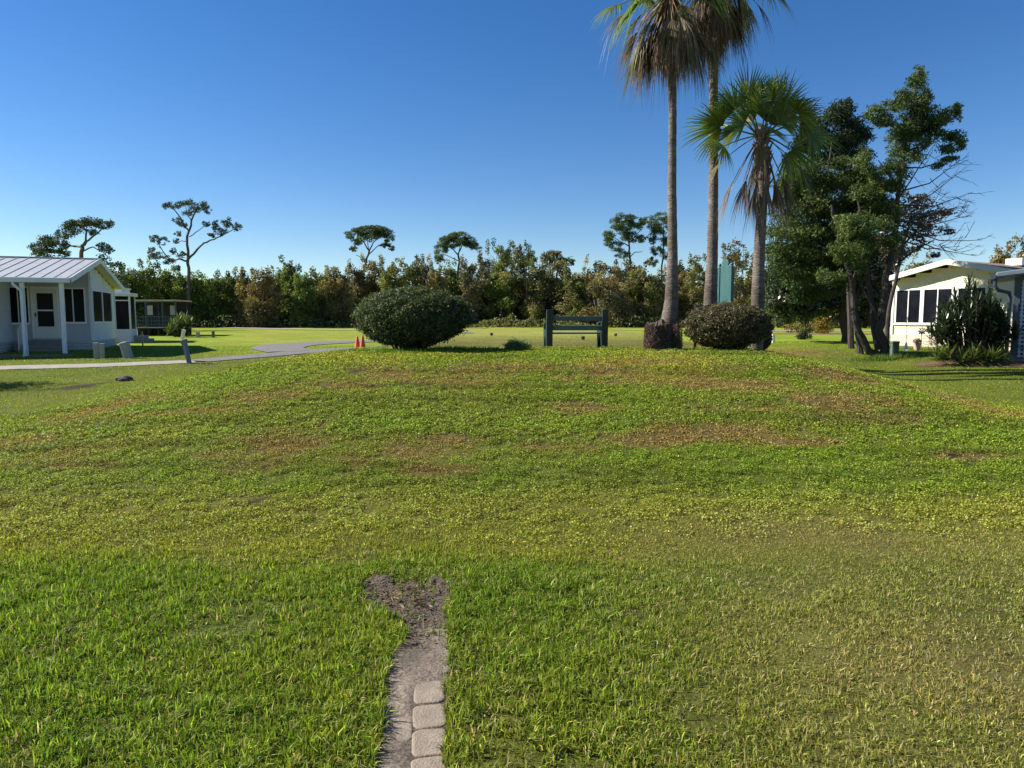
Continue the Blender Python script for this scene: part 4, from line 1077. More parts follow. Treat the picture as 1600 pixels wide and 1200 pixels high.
def rear_home():
    c = at(190, 34)
    t = thing('screen_room', 'white framed screen room with a flat roof behind the left home', 'house', (c.x, 34, zf(c.x, 34)), math.radians(14))
    b = c.z
    def X(px, D): return P(px, 500, D).x - c.x
    x1 = X(203, 34); zt_ = P(0, 463, 34).z - b
    MB().box(-6, x1 + .12, -.4, 1.0, zt_, zt_ + .16).build('roof', M['siding'], t, bevel=.02)
    m = MB(); lap(m, (-6, 0), (x1, 0), .0, .62, nrm=(0, -1)); lap(m, (x1, 0), (x1, .9), .0, .62, nrm=(1, 0)); m.build('kick_wall', M['siding'], t)
    m = MB()
    for x in (-3.2, -1.6, -.62, x1 - .06): m.box(x, x + .07, -.03, .04, .62, zt_)
    for y in (.84,): m.box(x1 - .06, x1 + .01, y, y + .07, .62, zt_)
    m.box(-6, x1, -.02, .03, zt_ - .22, zt_ - .17); m.build('frame', M['white'], t)
    m = MB(); m.box(-6, x1 - .02, .045, .055, .62, zt_); m.box(x1 - .03, x1 - .02, .06, .84, .62, zt_); m.build('screen', M['glass'], t)
    MB().box(x1 - .1, x1 + .7, .4, 1.3, -.1, .14).box(x1 - .1, x1 + .45, .4, 1.3, .14, .3).build('steps', M['concrete'], t, bevel=.01)
    m = MB(); lap(m, (-7, 1.2), (x1 - .6, 1.2), -.1, zt_ + .4, nrm=(0, -1)); lap(m, (x1 - .6, 1.2), (x1 - .6, 2.4), -.1, zt_ + .4, nrm=(1, 0)); m.build('upper_wall', M['white'], t)
    MB().box(-7, x1 - .55, 1.1, 2.5, zt_ + .4, zt_ + .46).build('upper_roof', M['white'], t)
rear_home()

def gazebo():
    D = 44; c = at(247, D); s = D / F; b = c.z
    t = thing('deck_shelter', 'dark open shelter with a pale flat roof on a raised deck by the trees', 'shelter', c, math.radians(8))
    zf_ = P(0, 511, D).z - b; zr = P(0, 471, D).z - b; x0 = (207 - 247) * s; x1 = (288 - 247) * s
    MB().box(x0 + .1, x1, -1.2, 1.2, zf_ - .1, zf_).build('deck', M['wood'], t)
    MB().box(x0 + .02, x1 - .1, -1.28, -1.21, zf_ - .04, zf_ + .02).build('deck_edge', mat('grey_trim', (.35, .36, .38)), t)
    MB().box((228 - 247) * s, x1 + .05, -1.35, 1.3, zr, zr + .07).build('roof', mat('pale_roof', (.48, .40, .36), .8, .2, 5), t, bevel=.01)
    for px in (222, 240, 264, 283):
        for y in (-1.15, 1.1): MB().box((px - 247) * s - .04, (px - 247) * s + .04, y, y + .08, zf_, zr).build('post', M['bluedark'], t)
    m = MB()
    for z in (.12, .36, .62): m.box(x0 + .6, x1 - .1, -1.14, -1.09, zf_ + z, zf_ + z + .05)
    x = x0 + .65
    while x < x1 - .15: m.box(x, x + .03, -1.13, -1.10, zf_ + .12, zf_ + .62); x += .16
    m.build('railing', M['bluedark'], t)
    m = MB(); x = x0 + .55
    while x < (242 - 247) * s: m.prism([(x, zr), (x + .1, zr), (x + .05, zr - .1)], .03, Matrix.Translation((0, -1.2, 0))); x += .1
    m.box(x0 + .5, (242 - 247) * s, -1.2, -1.15, zr, zr + .06); m.build('scalloped_valance', mat('lavender_trim', (.22, .23, .34)), t)
    for px in (228, 262):
        MB().box((px - 247) * s - .16, (px - 247) * s + .16, 1.0, 1.03, zf_ + .75, zf_ + 1.35).build('pale_panel', mat('pale_panel', (.5, .5, .42)), t)
    m = MB(); m.box(x0 + .6, x1, 1.15, 1.18, zf_, zr); m.build('back_screen', M['wood'], t)
    m = MB()
    for px in (214, 228, 242, 256, 270, 284):
        for y in (-1.0, 0, 1.0): m.box((px - 247) * s - .06, (px - 247) * s + .06, y - .06, y + .06, -.05, zf_ - .1)
    m.box(x0 + .1, x1, 1.1, 1.15, 0, zf_ - .1); m.build('deck_piers', M['wood'], t)
gazebo()

def right_home():
    rz = math.atan2(-.88, .476)
    t = thing('mobile_home', 'cream sided home with white rake and dark windows behind the cedar', 'house', (13.8, 26, .70), rz)
    W = 4.2; ze, zr = 2.50, 2.98; Lh = 13
    top = lambda s: ze + (zr - ze) * (1 - abs(s - W / 2) / (W / 2))
    yo = .3
    for (xa, xb, za, zb) in ((-.05, W / 2, ze, zr), (W / 2, W + .05, zr, ze)):
        MB().add([(xa, -.1, za), (xb, -.1, zb), (xb, Lh, zb), (xa, Lh, za), (xa, -.1, za - .08), (xb, -.1, zb - .08), (xb, Lh, zb - .08), (xa, Lh, za - .08)],
                 [(0, 1, 2, 3), (4, 7, 6, 5), (0, 4, 5, 1), (2, 6, 7, 3), (0, 3, 7, 4), (1, 5, 6, 2)]).build('roof', M['shingle'], t)
        MB().add([(xa, -.14, za - .15), (xb, -.14, zb - .15), (xb, -.14, zb + .03), (xa, -.14, za + .03), (xa, -.105, za - .15), (xb, -.105, zb - .15), (xb, -.105, zb + .03), (xa, -.105, za + .03)],
                 [(0, 1, 2, 3), (4, 7, 6, 5), (0, 4, 5, 1), (3, 2, 6, 7), (0, 3, 7, 4), (1, 5, 6, 2)]).build('fascia', M['white'], t)
        MB().quad((xa, -.1, za - .09), (xb, -.1, zb - .09), (xb, yo, zb - .09), (xa, yo, za - .09)).build('soffit', M['cream'], t)
    MB().box(2.35, 2.9, 3, 8, zr - .12, zr + .14).build('roof_vent', M['white'], t, bevel=.02)
    m = MB(); lap(m, (.03, yo), (W - .03, yo), .40, zr, top=lambda s: top(s) - .07, nrm=(0, -1), lapw=.13)
    m.build('front_wall', M['cream'], t)
    m = MB(); m.box(.04, .05, yo, Lh - .1, 0, ze - .1); m.box(W - .05, W - .04, yo, Lh - .1, 0, ze - .1); m.box(.05, W - .05, yo + .002, yo + .01, 0, ze - .1); m.box(.04, W - .04, Lh - .1, Lh - .09, 0, ze - .1)
    m.build('side_wall', M['siding'], t)
    MB().box(.03, W - .03, yo - .05, yo - .001, -.25, .42).build('brick_skirt', M['brickc'], t)
    MB().box(-.02, .06, yo - .06, yo + .05, .4, ze - .05).build('corner_trim', M['white'], t)
    MB().tube([(-.05, yo + .1, ze - .2), (-.05, yo + .1, .1)], .035, 8).build('downspout', M['white'], t)
    for a, b in ((.16, 1.03), (1.17, 2.12), (2.34, 3.2)):
        window(t, (a, yo), (1, 0), (0, -1), b - a, .86, 2.02, 2, fr=.06)
right_home()

def lattice_porch():
    c = Vector((13.25, 18.6, zf(13.6, 18.6)))
    t = thing('lattice_porch', 'dark roofed porch with white lattice screen at the right edge', 'porch', c, math.radians(-33))
    W = 6.0; z0 = P(0, 434, 18.4).z - c.z; pit = .14
    MB().add([(-.5, -.6, z0), (W, -.6, z0 + pit * W), (W, 3, z0 + pit * W), (-.5, 3, z0), (-.5, -.6, z0 + .14), (W, -.6, z0 + pit * W + .14), (W, 3, z0 + pit * W + .14), (-.5, 3, z0 + .14)],
             [(0, 3, 2, 1), (4, 5, 6, 7), (0, 1, 5, 4), (3, 7, 6, 2), (0, 4, 7, 3), (1, 2, 6, 5)]).build('roof', mat('blue_grey_roof', (.13, .17, .21), .5, .15, 6, dirt=.3), t, bevel=.03)
    MB().tube([(-.56, -.62, z0 + .03), (-.56, 3, z0 + .03)], .07, 10).build('gutter', M['bluedark'], t, smooth=True)
    MB().tube([(-.5, -.45, z0 - .0), (-.5, -.45, z0 - .22), (-.42, -.4, z0 - .32), (-.18, -.25, z0 - .38), (-.16, -.2, z0 - .5), (-.16, -.2, .1)], .045, 10).build('downspout', M['bluedark'], t, smooth=True)
    MB().box(-.07, .07, -.07, .07, -.1, z0 + .02).build('post', M['bluedark'], t, bevel=.008)
    # lattice
    h0, h1, w0, w1 = .08, z0 - .05, .08, 3.2
    m = MB(); st = .105; x = w0 + .02
    while x < w1: m.box(x, x + .042, -.012, -.004, h0, h1); x += st
    z = h0 + .02
    while z < h1: m.box(w0, w1, -.003, .005, z, z + .042); z += st
    m.build('lattice', mat('lattice_white', (.50, .55, .58), .6, .1, 5, dirt=.3), t)
    m = MB(); m.box(w0 - .02, w1, -.03, .03, h1, h1 + .08); m.box(w0 - .02, w1, -.03, .03, h0 - .06, h0); m.build('lattice_frame', M['bluedark'], t)
    MB().box(.1, W, .8, .85, 0, z0 + .1).build('inner_wall', M['bluedark'], t)
    MB().box(.0, W, -.1, 4, -.2, .03).build('slab', M['slab'], t)
lattice_porch()

# mulch bed with edging stones
def bed():
    V = []; N = 60
    cx, cy = 13.3, 17.6
    for i in range(N):
        a = 2 * PI * i / N; r = 1 + .12 * math.sin(3 * a) + .05 * random.random()
        V.append((cx + math.cos(a) * 2.9 * r, cy + math.sin(a) * .85 * r))
    vs = [(cx, cy, zf(cx, cy) + .05)] + [(x * .5 + cx * .5, y * .5 + cy * .5, zf(x * .5 + cx * .5, y * .5 + cy * .5) + .045) for x, y in V] + [(x, y, zf(x, y) + .01) for x, y in V]
    fs = [(0, 1 + i, 1 + (i + 1) % N) for i in range(N)] + [(1 + i, 1 + N + i, 1 + N + (i + 1) % N, 1 + (i + 1) % N) for i in range(N)]
    m = MB(); m.V = vs; m.F = fs; o = m.build('mulch_bed', M['mulch'], smooth=True); tag(o, 'red brown mulch bed under the spiky plants on the right', 'garden bed', kind='structure')
bed()

# ------------------------------------------------------------------ spiky plants
def sword_clump(name, label, c, stems, leaf_n, leafL, leafW, pal, m='gloss', cat='plant', upness=.35):
    t = thing(name, label, cat, c)
    mb = MB(); Vs = []; Cs = []; Qs = []; off = 0
    pal = np.array(pal)
    for (dx, dy, h, ln) in stems:
        a = random.uniform(0, 2 * PI)
        tip = Vector((dx * (1 + ln), dy * (1 + ln), h)); p0 = Vector((dx * .4, dy * .4, -.03))
        if h > .2: mb.tube(wiggle([p0, p0.lerp(tip, .5) + Vector((0, 0, .04)), tip], .02, 2), list(np.linspace(.03, .02, 5)), 6)
        span = min(.45, h * .4)
        for k in range(leaf_n):
            az = k * 2.4 + random.uniform(-.2, .2); f = k / leaf_n; el = lerp(-.35, 1.35, f ** .8) + random.uniform(-.15, .15)
            b = np.array(tip) - np.array([0, 0, span * (1 - f)])
            d = np.array([math.cos(az) * math.cos(el), math.sin(az) * math.cos(el), math.sin(el) + upness * .3]); d /= np.linalg.norm(d)
            s = np.cross(d, [0, 0, 1.0]); s /= np.linalg.norm(s) + 1e-6
            L = leafL * random.uniform(.75, 1.15); col = pal[random.randrange(len(pal))] * math.exp(random.gauss(0, .2))
            for fr, wd in ((0, .6), (.45, 1), (.8, .6), (1, .05)):
                q = b + d * L * fr; q[2] -= .22 * L * fr * fr
                Vs.append(q - s * leafW / 2 * wd); Vs.append(q + s * leafW / 2 * wd); Cs += [col, col]
            for j in range(3): Qs.append((off + j * 2, off + j * 2 + 1, off + j * 2 + 3, off + j * 2 + 2))
            off += 8
    np_mesh('leaves', np.array(Vs), Qs, np.array(Cs), M[m], t)
    if mb.V: mb.build('canes', M['bark'], t)
    return t
c = at(1520, 17.9)
st = [(random.uniform(-.85, .75), random.uniform(-.4, .4), 0, .15) for k in range(85)]
st = [(x, y, max(.35, (1.75 - 1.0 * abs(x + .05) ** 1.5) * random.uniform(.5, 1.0)), l) for x, y, h, l in st] + [(-.15, 0, 2.0, .1), (.05, .1, 1.85, .1), (-.45, 0, 1.7, .1)]
sword_clump('spiky_shrub', 'tall dark shrub of sword shaped leaves in front of the cream home', c, st, 34, .42, .035, [(.03, .05, .02), (.045, .065, .03), (.022, .038, .018)], cat='shrub')
c = at(1545, 17.4)
sword_clump('low_fern', 'low yellow green ferny plant at the foot of the tall spiky shrub', c, [(random.uniform(-1.1, .5), random.uniform(-.25, .25), random.uniform(.1, .3), .1) for k in range(16)], 26, .48, .03, [(.10, .14, .03), (.14, .16, .04), (.07, .10, .03)], m='leaf', cat='fern')
weeds(1512, 1572, 444, 20.4, 'bright yellow green shrub glowing behind the tall spiky shrub', [(.17, .23, .03), (.13, .20, .03), (.22, .26, .05)], 5500, .07, name='leafy_shrub')
c = at(279, 41)
sword_clump('spiky_bush', 'yellow green spiky bush beside the raised deck', c, [(random.uniform(-.5, .5), random.uniform(-.3, .3), random.uniform(.2, 1.1), .2) for k in range(16)], 26, .65, .06, [(.10, .14, .04), (.13, .17, .06), (.06, .09, .03)], m='leaf', cat='bush')
# small plants beyond the right lawn
weeds(1244, 1270, 514, 32, 'small round grey bush alone on the lawn left of the dark tree trunk', [(.06, .085, .05), (.05, .07, .04)], 6000, .06, name='round_shrub')
weeds(1268, 1302, 482, 47, 'yellow leaved shrub behind the lawn left of the dark tree trunk', [(.34, .22, .03), (.26, .20, .04)], 900, .14, name='yellow_shrub')
weeds(1215, 1300, 500, 50, 'low tan weeds along the brown verge', [(.24, .18, .07), (.15, .17, .05)], 500, .16, name='weed_patch')

# garden ornaments against the cream home
def pinwheel(px, D, h, label, fl):
    c = at(px, D); t = thing('garden_stake', label, 'garden ornament', c, group='garden stakes by the cream home')
    MB().tube([(0, 0, -.05), (.02, 0, h * .5), (0, 0, h)], .008, 6).build('rod', M['dark'], t)
    m = MB()
    for k in range(fl):
        a = 2 * PI * k / fl
        m.add([(0, -.02, h), (math.cos(a) * .09 - math.sin(a) * .03, -.03, h + math.sin(a) * .09 + math.cos(a) * .03), (math.cos(a) * .15, -.02, h + math.sin(a) * .15), (math.cos(a) * .09 + math.sin(a) * .03, -.01, h + math.sin(a) * .09 - math.cos(a) * .03)], [(0, 1, 2, 3)])
    m.build('petals', M['bluedark'], t)
pinwheel(1416, 23.2, 1.05, 'tall thin flower stake in front of the left window pair of the cream home', 6)
pinwheel(1440, 22.8, .62, 'short flower stake between the cream home windows', 8)
pinwheel(1452, 22.6, .68, 'round headed flower stake nearest the spiky shrub', 10)
def pot(px, D, label):
    c = at(px, D); t = thing('flower_pot', label, 'flower pot', c)
    MB().lathe([(.08, 0), (.12, .2), (.13, .2), (.13, .23), (.11, .23)], 16).build('pot', M['terracotta'], t, smooth=True)
    n = 300; d, q = ball(n, .2); C = d * q[:, None] * np.array([.14, .14, .09]) + np.array([0, 0, .28])
    col = np.where(R.random((n, 1)) < .35, np.array([[.5, .12, .18]]), np.array([[.07, .12, .03]]))
    V, cc = leaf_cloud(C, .05, col); np_mesh('flowers', V, np.arange(len(V)).reshape(-1, 4), cc, M['leaf'], t)
pot(1434, 23.0, 'pink pot of flowers by the cream home skirt')
c = at(1417, 22.9); t = thing('garden_light', 'small white cone ornament on the grass by the cream home', 'garden ornament', c)
MB().lathe([(.09, 0), (.07, .03), (.025, .22), (.01, .26)], 12).build('cone', M['white'], t, smooth=True)

# ------------------------------------------------------------------ trees: helpers working from traced limbs placed at real depth
def tree(name, label, D, limbs, clumps, pal, leaf, per, matn='leaf', bark='bark', cat='tree', foot=None, group=None, depth=1.0, aspect=.5, twigs=0, k=.3, shell=.25, spread=None):
    """limbs: [( [(px,py,dy)...], r0px, r1px )]; clumps: [(px,py,rx,ry[,dy])] in pixels at distance D"""
    fp = foot or limbs[0][0][0]
    c = at(fp[0], D); s = D / F
    t = thing(name, label, cat, c, group=group)
    mb = MB()
    for pts, r0, r1 in limbs:
        q = [P(p[0], p[1], D + (p[2] if len(p) > 2 else 0)) - c for p in pts]
        if pts is limbs[0][0]: q[0].z = min(q[0].z, -.05)
        q = wiggle(q, max(r0, r1) * s * .35, 3)
        tk = .7 if D > 40 else .85
        mb.tube(q, [lerp(r0, r1, (i / (len(q) - 1))) * s * tk for i in range(len(q))], 8)
    CL = []
    for cl in clumps:
        px, py, rx, ry = cl[:4]; dy = cl[4] if len(cl) > 4 else random.uniform(-1, 1) * depth
        p = P(px, py, D + dy); CL.append(((p.x, p.y, p.z), (rx * s, (rx + ry) / 2 * s * 1.0, ry * s)))
    V, C = clumps_cloud(CL, per, leaf, pal, shell, aspect, .18, k)
    if twigs:
        for cl, r in CL[::1]:
            for _ in range(twigs):
                d = Vector((random.gauss(0, 1), random.gauss(0, 1), random.gauss(0, .7))).normalized()
                a = Vector(cl) - c; b = a + Vector((d.x * r[0], d.y * r[1], d.z * r[2])) * random.uniform(.6, 1.1)
                mb.tube(wiggle([a, b], .03, 2), [.012 * D / 20, .008 * D / 20, .004 * D / 20], 4)
    mb.build('trunk', M[bark], t, smooth=True)
    cloud_obj('crown', V, C, M[matn], t, c)
    return t
def split_clump(cl, n, f=.5):
    """break traced ellipses into smaller irregular clumps"""
    out = []
    for q in cl:
        px, py, rx, ry = q[:4]; dy = q[4] if len(q) > 4 else None
        if f < .4: ry *= 1.35
        for _ in range(n):
            a = random.uniform(0, 2 * PI); r = random.uniform(0, 1) ** .5
            c_ = (px + math.cos(a) * rx * r * .85, py + math.sin(a) * ry * r * .85, rx * f * random.uniform(.6, 1.25), ry * f * random.uniform(.6, 1.25))
            if dy is not None: c_ = c_ + (dy + random.uniform(-1, 1) * rx / F * 20,)
            out.append(c_)
    return out

PINE = [(.055, .085, .035), (.07, .10, .045), (.045, .07, .03)]
PINE2 = [(.10, .14, .04), (.085, .125, .035), (.07, .10, .035)]
# A: spreading pine behind the left home
tree('pine_tree', 'spreading flat topped pine whose crown shows just above the left home roof', 58,
     [([(125, 520), (125, 402), (128, 388), (134, 378)], 5, 3.5), ([(134, 378), (148, 368, -1), (160, 358), (175, 352, 1)], 2.2, 1), ([(128, 386), (110, 384, 1), (95, 392, 1), (75, 395)], 2.4, 1), ([(134, 378), (135, 362), (128, 352, -1), (120, 345)], 2.2, 1), ([(127, 393), (145, 386), (165, 396, 1)], 1.8, .8), ([(110, 384), (98, 375, -1), (88, 372)], 1.5, .8), ([(128, 352), (112, 352, 1)], 1, .6)],
     split_clump([(135, 347, 26, 8), (115, 355, 22, 9), (100, 365, 16, 7), (160, 352, 16, 6), (172, 350, 7, 5), (75, 378, 22, 8), (60, 388, 16, 8), (90, 382, 18, 7), (70, 395, 25, 6), (145, 363, 12, 4), (163, 386, 12, 6), (172, 392, 8, 4), (100, 395, 14, 5)], 17, .38), PINE, .14, 900, 'needle', 'pinebark', twigs=1)
tree('dark_tree', 'low dark tree showing between the left home roof peak and the wood', 56, [([(172, 515), (170, 420)], 3, 1.5)], split_clump([(172, 408, 16, 9), (182, 416, 12, 9), (160, 402, 12, 6), (176, 440, 16, 20), (190, 440, 14, 22)], 6, .45), PINE, .2, 420, 'needle', 'pinebark')
# B: tall open pine
tree('pine_tree', 'tall lone pine with wide open limbs standing above the wood on the left', 70,
     [([(295, 512), (295, 430), (293, 402), (293, 372), (298, 352), (304, 335), (310, 318)], 4.2, 1.2), ([(295, 404), (306, 392), (318, 380, -1), (335, 374, -1), (350, 366), (370, 356, 1)], 2.6, .8),
      ([(292, 408), (280, 405), (268, 408, 1), (258, 398, 1), (248, 385)], 2.2, .8), ([(268, 408), (255, 402), (240, 405)], 1.3, .6), ([(296, 362), (288, 352), (282, 340), (270, 325), (258, 320)], 2, .7), ([(300, 346), (292, 335), (290, 322)], 1.3, .6),
      ([(350, 366), (356, 352)], 1, .5), ([(258, 398), (246, 378), (238, 372)], 1, .5), ([(293, 378), (284, 376), (276, 380)], 1, .6), ([(296, 370), (310, 360, 1), (322, 352)], 1.1, .6)],
     split_clump([(270, 320, 14, 5), (258, 322, 6, 4), (292, 318, 14, 6), (312, 322, 14, 6), (325, 328, 8, 5), (300, 332, 14, 5), (278, 345, 9, 5), (286, 352, 7, 4), (338, 352, 8, 7), (356, 348, 10, 6), (370, 355, 8, 5), (345, 362, 10, 5), (330, 368, 8, 4), (322, 350, 7, 4),
      (240, 372, 9, 5), (255, 377, 10, 5), (275, 376, 6, 4), (236, 390, 7, 4), (250, 400, 14, 5), (262, 408, 12, 4), (235, 398, 6, 4), (285, 398, 9, 4), (270, 392, 7, 4), (278, 365, 7, 4)], 17, .38), PINE, .13, 900, 'needle', 'pinebark', twigs=1)
# C: umbrella pine
tree('pine_tree', 'umbrella shaped pine above russet shrubs just behind the large bush', 92,
     [([(567, 510), (568, 430), (572, 408), (577, 392)], 2.8, 2), ([(577, 392), (568, 378), (558, 368)], 1.6, .7), ([(577, 392), (584, 378, 1), (596, 368)], 1.6, .7), ([(575, 398), (590, 385, -1), (606, 378)], 1.3, .6), ([(577, 393), (574, 378), (575, 365)], 1.1, .5), ([(570, 405), (556, 398)], 1, .5)],
     split_clump([(577, 359, 30, 5.5), (560, 363, 16, 6), (545, 367, 9, 5), (595, 364, 18, 6), (608, 372, 9, 6), (580, 370, 20, 6), (556, 378, 10, 6), (602, 383, 9, 4), (612, 388, 6, 3), (552, 390, 8, 4)], 17, .38), PINE2, .15, 1100, 'needle', 'pinebark')
tree('pine_tree', 'round topped pine between the large bush and the tall yellow green tree', 92,
     [([(716, 510), (716, 430), (718, 408), (716, 396)], 2.6, 2), ([(716, 398), (706, 388), (696, 380)], 1.5, .6), ([(716, 396), (722, 384), (734, 376)], 1.5, .6), ([(717, 408), (700, 400, 1), (690, 396)], 1.2, .6), ([(716, 397), (719, 384), (722, 372)], 1.1, .6)],
     split_clump([(716, 370, 20, 6), (700, 380, 14, 7), (690, 388, 12, 7), (735, 378, 14, 6), (742, 385, 10, 5), (685, 400, 9, 6), (705, 376, 18, 7), (722, 378, 16, 6), (688, 408, 8, 4)], 17, .38), PINE2, .15, 1100, 'needle', 'pinebark')
tree('pine_tree', 'bushy pine between the bench and the leftmost palm', 86,
     [([(984, 510), (984, 420), (984, 400), (983, 380), (980, 365)], 3, 1.4), ([(984, 402), (992, 394), (1004, 393)], 1.2, .6), ([(983, 385), (970, 378), (958, 370)], 1.3, .6), ([(984, 378), (994, 368), (1002, 358)], 1.3, .6), ([(981, 366), (978, 352)], 1.1, .6)],
     split_clump([(978, 341, 18, 6), (962, 352, 14, 8), (995, 350, 14, 8), (975, 356, 20, 8), (950, 368, 10, 7), (1005, 345, 8, 5), (985, 370, 18, 7), (965, 385, 12, 6), (955, 378, 12, 6), (972, 398, 12, 5), (1000, 372, 10, 5)], 17, .38), PINE2, .14, 1100, 'needle', 'pinebark')
tree('pine_tree', 'slim upright pine directly behind the leftmost palm trunk', 86,
     [([(1036, 510), (1034, 430), (1036, 390), (1037, 350)], 2.4, 1), ([(1036, 395), (1026, 388), (1018, 380)], 1, .5), ([(1036, 380), (1048, 374)], 1, .5)],
     split_clump([(1032, 340, 16, 6), (1022, 352, 12, 7), (1044, 348, 10, 8), (1030, 362, 16, 7), (1018, 374, 10, 6), (1040, 378, 14, 7), (1028, 392, 12, 7), (1020, 408, 8, 7), (1045, 400, 9, 6), (1012, 412, 6, 4)], 17, .38), PINE2, .14, 1100, 'needle', 'pinebark')
tree('pine_tree', 'small rounded pine top peeking behind the tall yellow green tree', 92, [([(828, 510), (826, 410)], 2, 1)], split_clump([(824, 396, 12, 6), (832, 405, 9, 6), (820, 408, 10, 7)], 7, .6), PINE2, .15, 1100, 'needle', 'pinebark')
tree('pine_tree', 'low broad pine with a russet vine, left of the bench', 92, [([(870, 510), (870, 430), (872, 410)], 2.4, 1.4), ([(872, 412), (885, 404), (895, 400)], 1.2, .5), ([(870, 412), (860, 404)], 1.2, .5)],
     split_clump([(868, 397, 14, 5), (885, 405, 14, 5), (860, 406, 12, 6), (893, 410, 7, 4), (872, 412, 16, 6)], 7, .6), PINE2 + [(.14, .08, .04)], .26, 480, 'needle', 'pinebark')

# ------------------------------------------------------------------ the wood: every tree of its front edge
KG = [(.105, .14, .034), (.135, .17, .042), (.08, .11, .03)]
KY = [(.13, .135, .035), (.10, .12, .03), (.16, .15, .05)]
KR = [(.185, .13, .055), (.155, .135, .055), (.21, .17, .085)]
KO = [(.165, .155, .055), (.14, .145, .05), (.20, .175, .08)]
KGR = [(.15, .135, .09), (.12, .115, .07), (.18, .14, .09)]
WOOD = [
 (200, 426, 44, 70, KG, 'round dark green tree just right of the left home'),
 (232, 416, 46, 71, KG, 'domed dark green tree behind the deck shelter'),
 (263, 421, 40, 73, KG, 'dark green tree left of the lone pine trunk'),
 (296, 432, 44, 71, KG, 'dark green tree at the foot of the lone pine'),
 (330, 433, 46, 72, KG, 'broad green tree right of the lone pine'),
 (362, 431, 40, 74, KG, 'green tree meeting the first russet tree'),
 (386, 427, 30, 72, KR + KO, 'leftmost russet tree of the wood'),
 (412, 428, 44, 70, KR, 'red brown tree reaching down to the grass'),
 (436, 428, 30, 75, KG + KO, 'dull olive tree behind the red brown one'),
 (457, 411, 30, 74, KG, 'pointed green tree standing above its neighbours'),
 (480, 430, 32, 71, KG, 'dark green tree right of the pointed one'),
 (506, 427, 36, 73, KO, 'olive tree left of the orange cones'),
 (532, 425, 36, 72, KR + KO, 'russet and olive tree above the orange cones'),
 (556, 418, 30, 77, KR, 'russet tree at the left of the umbrella pine trunk'),
 (585, 406, 34, 78, KR, 'tall russet tree climbing the umbrella pine trunk'),
 (612, 412, 34, 75, KO + KY, 'olive yellow tree above the large bush'),
 (640, 411, 36, 76, KY, 'yellow green tree rising over the large bush top'),
 (664, 408, 20, 79, KGR, 'thin grey twiggy tree over the large bush'),
 (684, 420, 30, 75, KR + KO, 'russet tree left of the round topped pine'),
 (706, 416, 34, 78, KG + KO, 'green tree under the round topped pine'),
 (738, 408, 34, 76, KR + KGR, 'greyish russet tree right of the round topped pine'),
 (762, 402, 28, 80, KGR, 'tall grey green tree left of the tallest one'),
 (784, 381, 44, 76, KY + KG, 'tallest yellow green tree of the wood'),
 (810, 388, 34, 78, KY + KR, 'tall yellow and russet tree beside the tallest one'),
 (838, 412, 34, 75, KO, 'olive tree right of the two tallest'),
 (866, 404, 38, 78, KR + KO, 'russet olive tree under the low broad pine'),
 (896, 425, 34, 74, KG + KO, 'dark olive tree behind the bench'),
 (924, 424, 34, 76, KR + KO, 'russet tree above the bench right end'),
 (950, 409, 66, 72, KGR + KR, 'wide dome of hazy grey and russet twigs right of the bench'),
 (990, 412, 40, 75, KY + KO, 'yellow olive tree left of the leftmost palm'),
 (1022, 428, 34, 73, KO, 'olive tree directly behind the leftmost palm trunk'),
 (1064, 412, 36, 76, KR + KO, 'russet tree between the left and middle palms'),
 (1090, 408, 34, 74, KO, 'olive tree just left of the middle palm'),
 (1148, 386, 44, 72, KR + KO, 'tall russet dome behind the teal board'),
 (1176, 402, 34, 75, KG + KO, 'green tree between the teal board and the rightmost palm'),
 (1212, 405, 44, 70, KG, 'dark green tree right of the rightmost palm'),
 (1250, 415, 44, 68, KG, 'dark green tree left of the dark tree trunk'),
 (1430, 404, 50, 66, KO + KR, 'olive tree showing left of the cream home peak'),
 (1556, 394, 30, 62, KR, 'small russet tree above the cream home roof'),
 (1598, 386, 44, 62, KR, 'larger russet tree above the roof vent at the right edge'),
]
WG = 'trees along the edge of the wood'
